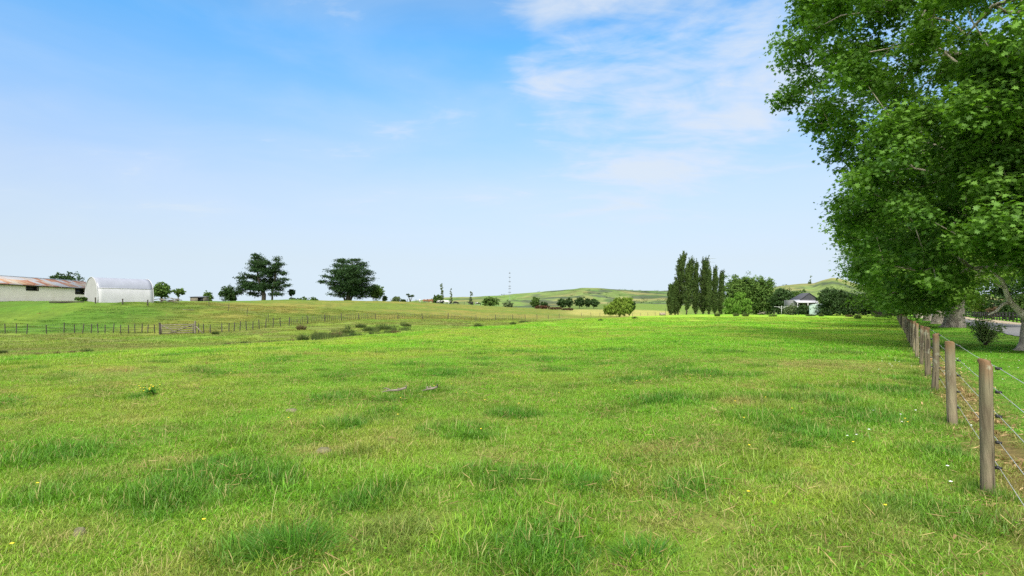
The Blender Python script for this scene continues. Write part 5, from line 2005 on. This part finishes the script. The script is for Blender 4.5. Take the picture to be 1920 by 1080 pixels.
RUSH = [(404, 63, 14, 8, 'rush', 'rush clump against the fence right of the gate'), (427, 31.5, 11, 6, 'rush_dry', 'small brown rush clump low on the gully edge below the gate'), (459, 37, 20, 9, 'rush', 'wide dark rush clump at the left end of the gully line'),
        (489, 38, 22, 9, 'rush_dry', 'brownish rush clump second from the left in the gully line'), (510, 39, 32, 10, 'rush', 'longest flat green rush clump in the gully line'), (547, 39, 12, 11, 'rush_dry', 'round brown rush clump left of the tallest dark one'),
        (568, 32.5, 18, 17, 'rush', 'tallest dark rush clump on the paddock brow'), (565, 66, 16, 12, 'rush_dry', 'brown bushy rush clump under the batten fence'), (600, 53, 30, 11, 'rush', 'broad rush clump in the gully right of the tallest one'),
        (630, 57, 24, 12, 'rush_dry', 'tawny rush clump in the middle of the gully'), (652, 62, 26, 10, 'rush', 'dark rush clump mid gully, just left of the double clump'), (677, 71, 22, 8, 'rush', 'rush clump high on the gully bank'),
        (692, 65, 28, 9, 'rush', 'rush clump low in the gully below the bank clump'), (720, 68, 26, 9, 'rush', 'rush clump at the right end of the dense gully rushes'), (742, 60, 22, 6, 'rush_dry', 'flat tawny rush clump on the brow right of the dense rushes'), (762, 75, 20, 7, 'rush', 'rush clump far along the gully bank'),
        (792, 60, 16, 6, 'rush_dry', 'thin tawny rush clump on the brow, left of the single dark one'), (825, 62, 12, 7, 'rush', 'small dark rush clump on the brow near the middle of the view'), (897, 57, 13, 11, 'rush', 'single dark rush clump standing out mid paddock edge'), (962, 72, 11, 7, 'rush', 'dark rush clump left of the flat one on the far brow'),
        (981, 96, 20, 7, 'rush', 'flat wide rush clump on the far brow'), (5, 27, 16, 9, 'rush', 'dark rush clump at the left edge of the view'), (72, 23, 14, 6, 'rush_dry', 'low brown rush tuft in the near gully at left'),
        (107, 23.5, 8, 7, 'rush_dry', 'smallest brown rush tuft in the near gully'), (136, 24.5, 16, 8, 'rush_dry', 'dull brown rush clump beside the bigger green one at left'), (162, 25, 22, 11, 'rush', 'biggest rush clump in the near gully at left'),
        (1345, 128, 11, 7, 'rush', 'rush tuft on the far brow below the bright willow'), (1380, 134, 10, 7, 'rush', 'pointed rush tuft on the far brow, second from the poplars'), (1398, 124, 13, 7, 'rush', 'rush tuft on the far brow, third from the poplars'), (1449, 126, 16, 5, 'rush', 'flat rush tuft on the brow below the clothesline'),
        (1520, 122, 20, 5, 'rush', 'flat wide rush tuft below the dark garden shrub'), (1540, 118, 9, 6, 'rush', 'small rush tuft below the pale green tank'), (1592, 116, 14, 5, 'rush_dry', 'brown rush tuft below the camellias'), (1608, 100, 11, 9, 'rush', 'dark rush tuft in front of the camellias'), (1652, 112, 24, 6, 'rush', 'wide rush patch near the end of the near fence'),
        (1126, 95, 9, 5, 'rush', 'faint rush tuft in the paddock below the lone willow'), (1190, 110, 10, 5, 'rush', 'faint rush tuft right of the lone willow')]
for i, (p, d, w, h, mt, lab) in enumerate(RUSH):
    s = mpp(d)
    blade_tuft('rush_clump', at(p, d), h * s * 1.3, w * s * .42, 300 if d < 80 else 160, M[mt], lab, 'rushes', 'rush clumps in the paddock', 1000 + i, max(.012, d * .00055), .42)
def rush_band():
    r = np.random.default_rng(321)
    V, Lp, Sz, Val, n0 = [], [], [], [], 0
    for k in range(52):
        f = r.uniform()
        p = 585 + 175 * f
        d0 = np.interp(p, [585, 640, 700, 760], [50, 57, 63, 72])
        x, y, z = at(p + r.normal() * 3, d0 + r.normal() * 5.5)
        n = 70
        a = r.uniform(0, 2 * pi, n); q = np.sqrt(r.uniform(0, 1, n)) * r.uniform(.25, .7)
        h = r.uniform(.28, .75) * r.uniform(.6, 1.1, n)
        a2 = r.uniform(0, 2 * pi, n); tl = np.abs(r.normal(size=n)) * .28
        wd = r.uniform(0, pi, n); w = .02
        bx, by = x + np.cos(a) * q, y + np.sin(a) * q
        P = np.zeros((n, 3, 3))
        P[:, 0] = np.stack([bx + np.cos(wd) * w, by + np.sin(wd) * w, np.full(n, z - .05)], 1)
        P[:, 1] = np.stack([bx - np.cos(wd) * w, by - np.sin(wd) * w, np.full(n, z - .05)], 1)
        P[:, 2] = np.stack([bx + np.cos(a2) * np.sin(tl) * h, by + np.sin(a2) * np.sin(tl) * h, z + h * np.cos(tl)], 1)
        V.append(P.reshape(-1, 3)); Val.append(np.repeat(r.uniform(0, .8) + r.uniform(0, .2, n), 3))
    V = np.concatenate(V); Val = np.concatenate(Val)
    me = new_mesh('gully_rushes', V, np.arange(len(V)), np.full(len(V) // 3, 3), M['rush'], {'v': ('FLOAT', Val)})
    tag(put('gully_rushes', me), 'dense dark rushes filling the middle of the gully', 'rushes', None, 'stuff')


rush_band()
TUFT = [(550, 1035, .42, .22, 'tallest spiky grass tussock at the bottom left of the view'), (890, 824, .17, .17, 'small dark green tussock in the middle of the paddock'), (1115, 925, .24, .24, 'dark tussock right of the bottom middle'),
        (965, 785, .16, .24, 'wide low tussock beyond the small dark one'), (1000, 1050, .22, .34, 'broad tussock at the bottom middle of the view'), (420, 890, .20, .45, 'broad lush tussock on the left foreground slope'),
        (690, 945, .18, .28, 'lush tussock left of the bottom middle'), (1495, 850, .16, .18, 'small tussock in the right half of the foreground'), (1300, 722, .14, .5, 'wide tussock far out in the right half of the paddock'), (1210, 1060, .26, .16, 'thin stemmed tussock at the bottom edge right of the middle')]
for i, (p, yy, h, rad, lab) in enumerate(TUFT):
    d = CAMZ * F / (yy - HZ)
    blade_tuft('grass_tussock', at(p, d), h * .8, rad, int(260 + 700 * rad), M['lush'], lab, 'tussock', 'grass tussocks in the paddock', 1100 + i, .005, .95)


def weed(px, y, label, seed):
    r = np.random.default_rng(seed)
    d = CAMZ * F / (y - HZ)
    loc = at(px, d)
    root = empty('flowering_weed', loc, label, 'weed', 'yellow flowered weeds')
    mb = MB(); C, Fl = [], []
    for k in range(14):
        a = r.uniform(0, 6.28); t_ = np.array([cos(a) * r.uniform(.05, .28), sin(a) * r.uniform(.05, .28), r.uniform(.07, .17)])
        mb.tube([(0, 0, 0), t_ * .6 + np.array([0, 0, .03]), t_], [.006, .004, .003], 4)
        Fl.append(t_ + np.array([0, 0, .01]))
        C.append(t_ * r.uniform(.2, .9, 12)[:, None] + r.normal(size=(12, 3)) * .03)
    mb.build('stems', M['lush'], root)
    C = np.concatenate(C)
    C[:, 2] = np.maximum(C[:, 2], .01)
    put('leaves', leaf_mesh('leaves', C, r.normal(size=C.shape) * .5 + np.array([0, 0, .7]), np.full(len(C), .04), 'diamond', M['lush'], seed), root)
    fm = MB()
    for f in Fl:
        n = 8
        v = [f + np.array([0, 0, .006])] + [f + np.array([cos(q * 2 * pi / n) * .016, sin(q * 2 * pi / n) * .016, .0]) for q in range(n)]
        fm.poly(v, [(0, q + 1, (q + 1) % n + 1) for q in range(n)])
    fm.build('flower_heads', M['petal'], root)


M['petal'] = mat_plain('yellow_petal', (.80, .58, .02), .1, 9, .6)
M['petal_white'] = mat_plain('white_petal', (.80, .80, .76), .05, 9, .6)
weed(288, 742, 'yellow flowered weed in the left half of the paddock', 1)
for i, (p, yy, rr2, lab) in enumerate([(606, 848, .11, 'bare grey molehill in the left foreground'), (546, 772, .12, 'small pale molehill farther out in the left half'), (150, 998, .05, 'pale bare clod in the bottom left corner')]):
    d = CAMZ * F / (yy - HZ)
    r = np.random.default_rng(i)
    n = 12
    pts = [(0, 0, .05)] + [(cos(k * 2 * pi / n) * rr2 * .55 * r.uniform(.8, 1.2), sin(k * 2 * pi / n) * rr2 * .55 * r.uniform(.8, 1.2), .035 + r.uniform(0, .015)) for k in range(n)] + [(cos(k * 2 * pi / n) * rr2 * r.uniform(.8, 1.2), sin(k * 2 * pi / n) * rr2 * r.uniform(.8, 1.2), -.02) for k in range(n)]
    mb = MB().poly(pts, [(0, k + 1, (k + 1) % n + 1) for k in range(n)] + [(k + 1, n + k + 1, n + (k + 1) % n + 1, (k + 1) % n + 1) for k in range(n)])
    o = mb.build('molehill', M.setdefault('clod', mat_plain('dry_soil', (.15, .14, .07), .4, 14, .95, .8)), None, at(p, d, .0))
    tag(o, lab, 'molehill', 'molehills in the paddock')


# ------------------------------------------------------------------ grass: instanced patches of blades
def patch_mesh(name, n, rad, h0, h1, width, seed, lean=.5, straw=.06, stalk=0.0):
    r = np.random.default_rng(seed)
    a = r.uniform(0, 2 * pi, n); q = np.sqrt(r.uniform(0, 1, n)) * rad
    q *= 1 + .25 * np.sin(3 * a + seed)
    bx, by = np.cos(a) * q, np.sin(a) * q
    ln = r.uniform(h0, h1, n) * (1 - .25 * (q / rad) ** 2)
    tilt = np.abs(r.normal(size=n)) * lean
    a2 = r.uniform(0, 2 * pi, n)
    curl = r.uniform(.2, 1.3, n)
    wd = a2 + pi / 2 + r.normal(size=n) * .5
    w = width * r.uniform(.6, 1.3, n)
    V = np.zeros((n, 7, 3))
    st = (r.uniform(size=n) < straw).astype(float)
    ln = np.where(st > 0, ln * 1.25, ln)
    for j, (f, wf) in enumerate(((0, .8), (0, -.8), (.4, 1), (.4, -1), (.75, .7), (.75, -.7), (1, 0))):
        tl = tilt + curl * f * .8
        k = ln * f
        off = k * np.sin(tl); up = k * np.cos(np.minimum(tl, 1.15))
        V[:, j, 0] = bx + np.cos(a2) * off + np.cos(wd) * w / 2 * wf
        V[:, j, 1] = by + np.sin(a2) * off + np.sin(wd) * w / 2 * wf
        V[:, j, 2] = up - .012
    base = np.arange(n)[:, None] * 7
    loops = np.concatenate([(base + np.array([0, 1, 3, 2])).ravel(), (base + np.array([2, 3, 5, 4])).ravel(), (base + np.array([4, 5, 6])).ravel()])
    sizes = np.concatenate([np.full(n, 4), np.full(n, 4), np.full(n, 3)])
    me = new_mesh(name, V.reshape(-1, 3), loops, sizes, M['grass'], {'v': ('FLOAT', np.repeat(r.uniform(0, 1, n), 7)), 'straw': ('FLOAT', np.repeat(st, 7))})
    return bpy.data.objects.new(name, me)


lib = bpy.data.collections.new('grass_sources')
specs = []
for k in range(4):
    specs.append(('a_turf%d' % k, 420, .26, .03, .085, .0040, .60, .10))
for k in range(3):
    specs.append(('b_lush%d' % k, 330, .24, .06, .145, .0048, .55, .05))
for k in range(2):
    specs.append(('c_dry%d' % k, 260, .24, .03, .09, .0040, .75, .40))
for k in range(3):
    specs.append(('d_mid%d' % k, 420, .55, .045, .115, .010, .5, .06))
for k in range(3):
    specs.append(('e_far%d' % k, 380, 1.25, .06, .15, .026, .5, .05))
for i, (nm, n, rad, h0, h1, w, lean, st) in enumerate(specs):
    lib.objects.link(patch_mesh(nm, n, rad, h0, h1, w, 2000 + i, lean, st))
IDX = {'turf': (0, 4), 'lush': (4, 7), 'dry': (7, 9), 'mid': (9, 12), 'far': (12, 15)}


def scatter(r0, r1, dens, half=radians(56)):
    """jittered grid of points in a sector before the camera"""
    c_ = 1 / sqrt(dens)
    gx, gy = np.meshgrid(np.arange(-r1, r1, c_), np.arange(0, r1, c_))
    x_ = gx.ravel() + rng.uniform(-.1, 1.1, gx.size) * c_
    y_ = gy.ravel() + rng.uniform(-.1, 1.1, gx.size) * c_
    r_ = np.hypot(x_, y_)
    k_ = (r_ > r0) & (r_ < r1) & (np.abs(np.arctan2(x_, y_)) < half)
    p_ = rng.permutation(int(k_.sum()))
    return x_[k_][p_], y_[k_][p_]


PX, PY, PI_, PS, PT, PZ = [], [], [], [], [], []
for (r0, r1, dens, kind) in ((1.6, 8, 24, 'near'), (8, 16, 19, 'near'), (16, 25, 13, 'near'), (20, 52, 3.4, 'mid'), (46, 125, .42, 'far')):
    x, y = scatter(r0, r1, dens)
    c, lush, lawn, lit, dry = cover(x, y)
    n = len(x)
    u = rng.uniform(size=n)
    if kind == 'near':
        idx = rng.integers(*IDX['turf'], n)
        idx = np.where(u < lush * .85, rng.integers(*IDX['lush'], n), idx)
        idx = np.where((u > .96) | ((dry > .3) & (u > .55)), rng.integers(*IDX['dry'], n), idx)
        idx = np.where((lawn > .5) & (idx >= 4), 0, idx)
    else:
        idx = rng.integers(*IDX[kind], n)
    sc = rng.uniform(.75, 1.3, n)
    szz = sc * np.where(lawn > .5, .48, 1.0) * (1 + .30 * lush) * (1 - .15 * dry)
    keep = rng.uniform(size=n) > lit * .85
    # bare drive stays bare, and nothing grows in the tank, house or sheds
    of = x - FX0 - FM * y
    keep &= ~((of > 6.5) & (of < 14.9))
    keep &= ~((x < -60) & (y > 78) & (x < -.62 * y))
    if kind == 'mid':
        keep &= rng.uniform(size=n) < smooth(20, 26, np.hypot(x, y))
    hue = rng.normal(size=(n, 1)) * (.09 if kind == 'near' else .045)
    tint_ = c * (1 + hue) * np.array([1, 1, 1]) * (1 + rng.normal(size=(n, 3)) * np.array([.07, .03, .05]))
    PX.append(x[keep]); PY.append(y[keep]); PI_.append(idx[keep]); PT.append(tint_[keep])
    PS.append(np.stack([sc, sc, szz], 1)[keep])
for k_, d_ in enumerate(fence_ds[1:12]):
    for q_ in range(7):
        a_ = rng.uniform(0, 2 * pi); rr3 = rng.uniform(.05, .22)
        px_, py_ = FX0 + FM * d_ + cos(a_) * rr3 - .04, d_ + sin(a_) * rr3
        PX.append(np.array([px_])); PY.append(np.array([py_])); PI_.append(np.array([int(rng.integers(4, 9))]))
        PT.append(np.array([[.10, .22, .015]]) * rng.uniform(.7, 1.3)); PS.append(np.array([[.6, .6, rng.uniform(.8, 1.6)]]))
PX = np.concatenate(PX); PY = np.concatenate(PY); PI_ = np.concatenate(PI_); PT = np.concatenate(PT).clip(0, 1); PS = np.concatenate(PS)
PZv = ground(PX, PY)
e_ = .15
nx = (ground(PX - e_, PY, True) - ground(PX + e_, PY, True)) / (2 * e_); ny = (ground(PX, PY - e_, True) - ground(PX, PY + e_, True)) / (2 * e_)
ROT = np.stack([-np.arctan(ny) * 1.0, np.arctan(nx), np.zeros_like(nx)], 1) * .8
# spin about the patch's own axis is folded into the z angle
ROT[:, 2] = rng.uniform(0, 2 * pi, len(PX))
ROT[:, 0] *= 0; ROT[:, 1] *= 0
g_me = new_mesh('pasture_grass', np.stack([PX, PY, PZv], 1), [], [], None,
                {'idx': ('INT', PI_), 'rot': ('FLOAT_VECTOR', ROT), 'scl': ('FLOAT_VECTOR', PS), 'tint': ('FLOAT_COLOR', PT)})
grass = put('pasture_grass', g_me)
tag(grass, 'short mixed pasture grass with straw and lush patches', 'grass', None, 'stuff')


def instancer(obj, coll, name):
    ng = bpy.data.node_groups.new(name, 'GeometryNodeTree')
    ng.interface.new_socket('Geometry', in_out='INPUT', socket_type='NodeSocketGeometry')
    ng.interface.new_socket('Geometry', in_out='OUTPUT', socket_type='NodeSocketGeometry')
    N_ = ng.nodes.new
    gi, go = N_('NodeGroupInput'), N_('NodeGroupOutput')
    ci = N_('GeometryNodeCollectionInfo')
    ci.inputs['Collection'].default_value = coll
    ci.inputs['Separate Children'].default_value = True
    ci.inputs['Reset Children'].default_value = True
    m2p = N_('GeometryNodeMeshToPoints')
    iop = N_('GeometryNodeInstanceOnPoints')
    iop.inputs['Pick Instance'].default_value = True

    def na(nm, typ):
        q = N_('GeometryNodeInputNamedAttribute'); q.data_type = typ
        q.inputs['Name'].default_value = nm
        return q.outputs['Attribute']
    e2r = N_('FunctionNodeEulerToRotation')
    lk = ng.links.new
    lk(gi.outputs[0], m2p.inputs['Mesh'])
    lk(m2p.outputs[0], iop.inputs['Points'])
    lk(ci.outputs[0], iop.inputs['Instance'])
    lk(na('idx', 'INT'), iop.inputs['Instance Index'])
    lk(na('rot', 'FLOAT_VECTOR'), e2r.inputs[0])
    lk(e2r.outputs[0], iop.inputs['Rotation'])
    lk(na('scl', 'FLOAT_VECTOR'), iop.inputs['Scale'])
    lk(iop.outputs[0], go.inputs[0])
    md = obj.modifiers.new('scatter', 'NODES')
    md.node_group = ng


instancer(grass, lib, 'grass_scatter')


# long pale stalks and small flowers
def stalks():
    x, y = scatter(2.5, 14, 1.5)
    c, lush, lawn, lit, dry = cover(x, y)
    k = (lawn < .3) & (rng.uniform(size=len(x)) < .35 + .6 * np.maximum(lush, dry))
    x, y = x[k], y[k]
    z = ground(x, y)
    mb = MB()
    V, Lp, n0 = [], [], 0
    n = len(x)
    a = rng.uniform(0, 2 * pi, n); ln = rng.uniform(.16, .42, n); tl = rng.uniform(.2, 1.2, n); w = .0013
    P = np.zeros((n, 8, 3))
    for j, f in enumerate((0, .35, .7, 1.0)):
        t_ = tl * (.5 + .9 * f)
        off = ln * f * np.sin(t_); up = ln * f * np.cos(np.minimum(t_, 1.45))
        for s, q in ((1, 2 * j), (-1, 2 * j + 1)):
            P[:, q, 0] = x + np.cos(a) * off - np.sin(a) * w * s
            P[:, q, 1] = y + np.sin(a) * off + np.cos(a) * w * s
            P[:, q, 2] = z + up - .005
    b = np.arange(n)[:, None] * 8
    loops = np.concatenate([(b + np.array([2 * j, 2 * j + 1, 2 * j + 3, 2 * j + 2])).ravel() for j in range(3)])
    me = new_mesh('grass_stalks', P.reshape(-1, 3), loops, np.full(3 * n, 4), M.setdefault('stalk', mat_plain('pale_stalk', (.30, .29, .12), .3, 3, .8)))
    tag(put('grass_stalks', me), 'long pale bent seed stalks in the paddock', 'grass', None, 'stuff')


stalks()


def flowers(name, mat, pts, rad, label):
    n = 7
    V, Lp, S = [], [], []
    ang = np.arange(n) / n * 2 * pi
    m_ = len(pts)
    P = np.zeros((m_, n + 1, 3))
    P[:, 0] = pts + np.array([0, 0, rad * .35])
    for k in range(n):
        P[:, k + 1] = pts + np.array([cos(ang[k]) * rad, sin(ang[k]) * rad, 0])
    b = np.arange(m_)[:, None] * (n + 1)
    loops = np.concatenate([(b + np.array([0, k + 1, (k + 1) % n + 1])) for k in range(n)], 1).ravel()
    me = new_mesh(name, P.reshape(-1, 3), loops, np.full(m_ * n, 3), mat)
    tag(put(name, me), label, 'flowers', None, 'stuff')


x, y = scatter(2.6, 30, .55)
k = (off_fence(x, y) < 0) & (fbm(x / 4, y / 4, 91, 2) > .5)
x, y = x[k], y[k]
flowers('buttercups', M['petal'], np.stack([x, y, ground(x, y) + rng.uniform(.06, .13, len(x))], 1), .013, 'tiny yellow flowers scattered through the paddock grass')
x, y = scatter(3, 30, 1.6)
of_ = off_fence(x, y)
k = (of_ > -1.2) & (of_ < 7) & (fbm(x / 3, y / 3, 95, 2) > .46)
x, y = x[k], y[k]
flowers('clover_flowers', M['petal_white'], np.stack([x, y, ground(x, y) + rng.uniform(.03, .06, len(x))], 1), .016, 'small white clover flowers scattered on the lawn side of the fence')


def hill_scrub():
    r = np.random.default_rng(89)
    n = len(HILL_SCRUB)
    sz = r.uniform(.6, 2.2, n)
    cen = np.repeat(HILL_SCRUB, 22, 0) + r.normal(size=(n * 22, 3)) * np.repeat(sz, 22)[:, None] * np.array([1.3, 1.3, .55]) + np.repeat(sz, 22)[:, None] * np.array([0, 0, .5])
    me = leaf_mesh('hill_scrub', cen, r.normal(size=cen.shape) * .7 + np.array([0, 0, .6]), np.repeat(sz, 22) * r.uniform(.5, 1.0, n * 22), 'diamond', M['dark'], 90)
    tag(put('hill_scrub', me), 'dark low scrub dotted over the distant hillsides', 'scrub', None, 'stuff')


hill_scrub()


def paddock_weeds():
    r = np.random.default_rng(432)
    x, y = scatter(14, 110, .16)
    t = x / y
    k = (y < edge_d(t) + 2) | (t > .2) | (r.uniform(size=len(x)) < .4)
    k &= (off_fence(x, y) < -.3) & (r.uniform(size=len(x)) < smooth(.40, .62, fbm(x / 9, y / 9, 151, 3)) + .12)
    x, y = x[k], y[k]
    n, m_ = len(x), 16
    dd = np.hypot(x, y)
    rad = r.uniform(.05, .28, n)
    h = r.uniform(.07, .24, n)
    a = r.uniform(0, 2 * pi, (n, m_)); q = np.sqrt(r.uniform(0, 1, (n, m_))) * rad[:, None]
    bx, by = x[:, None] + np.cos(a) * q, y[:, None] + np.sin(a) * q
    gz_ = ground(bx.ravel(), by.ravel()).reshape(n, m_)
    hh = h[:, None] * r.uniform(.5, 1.1, (n, m_)); tl = np.abs(r.normal(size=(n, m_))) * .45
    wd = r.uniform(0, pi, (n, m_)); w = (.006 + dd * .00022)[:, None]
    P = np.zeros((n, m_, 3, 3))
    P[:, :, 0] = np.stack([bx + np.cos(wd) * w, by + np.sin(wd) * w, gz_ - .02], -1)
    P[:, :, 1] = np.stack([bx - np.cos(wd) * w, by - np.sin(wd) * w, gz_ - .02], -1)
    P[:, :, 2] = np.stack([bx + np.cos(a) * np.sin(tl) * hh, by + np.sin(a) * np.sin(tl) * hh, gz_ + hh * np.cos(tl)], -1)
    kind = r.uniform(size=n)
    for nm, sel, mt, lab in (('paddock_weeds', kind < .72, M['lush'], 'small dark weed and coarse grass clumps dotted over the paddock'), ('seed_heads', kind >= .72, M['thatch_far'], 'tawny seed heads dotted over the paddock')):
        V = P[sel].reshape(-1, 3)
        me = new_mesh(nm, V, np.arange(len(V)), np.full(len(V) // 3, 3), mt, {'v': ('FLOAT', np.repeat(r.uniform(0, 1, len(V) // 3), 3))})
        tag(put(nm, me), lab, 'grass', None, 'stuff')


M['thatch_far'] = mat_leaf('tawny_seed_head', (.16, .12, .045), (.34, .27, .10), .2, .0)
paddock_weeds()


def ground_cover():
    x, y = scatter(2.4, 17, 170)
    c, lush, lawn, lit, dry = cover(x, y)
    k = (fbm(x / .9, y / .9, 131, 3) > .56) & (lit < .4)
    x, y = x[k], y[k]
    n = len(x)
    cen = np.stack([x, y, ground(x, y) + rng.uniform(.015, .075, n)], 1)
    me = leaf_mesh('clover', cen, rng.normal(size=(n, 3)) * .35 + np.array([0, 0, 1]), rng.uniform(.014, .032, n), 'diamond', M.setdefault('clover', mat_leaf('clover_leaf', (.050, .150, .010), (.110, .260, .016), .25, .0)), 9)
    tag(put('clover', me), 'small clover and plantain leaves low in the pasture', 'clover', None, 'stuff')
    x, y = scatter(2.4, 20, 110)
    k = (fbm(x / .7, y / .7, 141, 3) + .25 * fbm(x / 4, y / 4, 142, 2) > .66)
    x, y = x[k], y[k]
    n = len(x)
    cen = np.stack([x, y, ground(x, y) + rng.uniform(.02, .085, n)], 1)
    al = rng.normal(size=(n, 3)) * np.array([1, 1, .35])
    me = leaf_mesh('thatch', cen, rng.normal(size=(n, 3)) * .6 + np.array([0, 0, 1]), rng.uniform(.04, .13, n), 'straw', M.setdefault('thatch', mat_leaf('dead_blade', (.10, .065, .030), (.36, .28, .11), .2, .01)), 10, None, al)
    tag(put('thatch', me), 'dead brown and straw blades lying in the pasture', 'dead grass', None, 'stuff')


ground_cover()


# dead leaves and straw lying under the wires
def litter():
    d = rng.uniform(1.5, 40, 9000) ** 1.0
    d = 1.5 + 38 * rng.uniform(0, 1, 7000) ** 1.7
    of = rng.normal(.38, .26, len(d))
    x = FX0 + FM * d + of * fn * 1.0
    y = d
    keep = rng.uniform(size=len(x)) < .25 + .75 * smooth(.4, .6, fbm(x / .8, y / .8, 33, 3))
    x, y = x[keep], y[keep]
    cen = np.stack([x, y, ground(x, y) + rng.uniform(.005, .03, len(x))], 1)
    nor = rng.normal(size=cen.shape) * .35 + np.array([0, 0, 1])
    al = rng.normal(size=cen.shape)
    me = leaf_mesh('leaf_litter', cen, nor, rng.uniform(.03, .10, len(x)), 'blade', M.setdefault('litter', mat_leaf('dry_litter', (.13, .075, .03), (.42, .30, .14), .1, .02)), 5, None, al)
    tag(put('leaf_litter', me), 'brown straw and dead leaves lying under the near fence wires', 'litter', None, 'stuff')


litter()
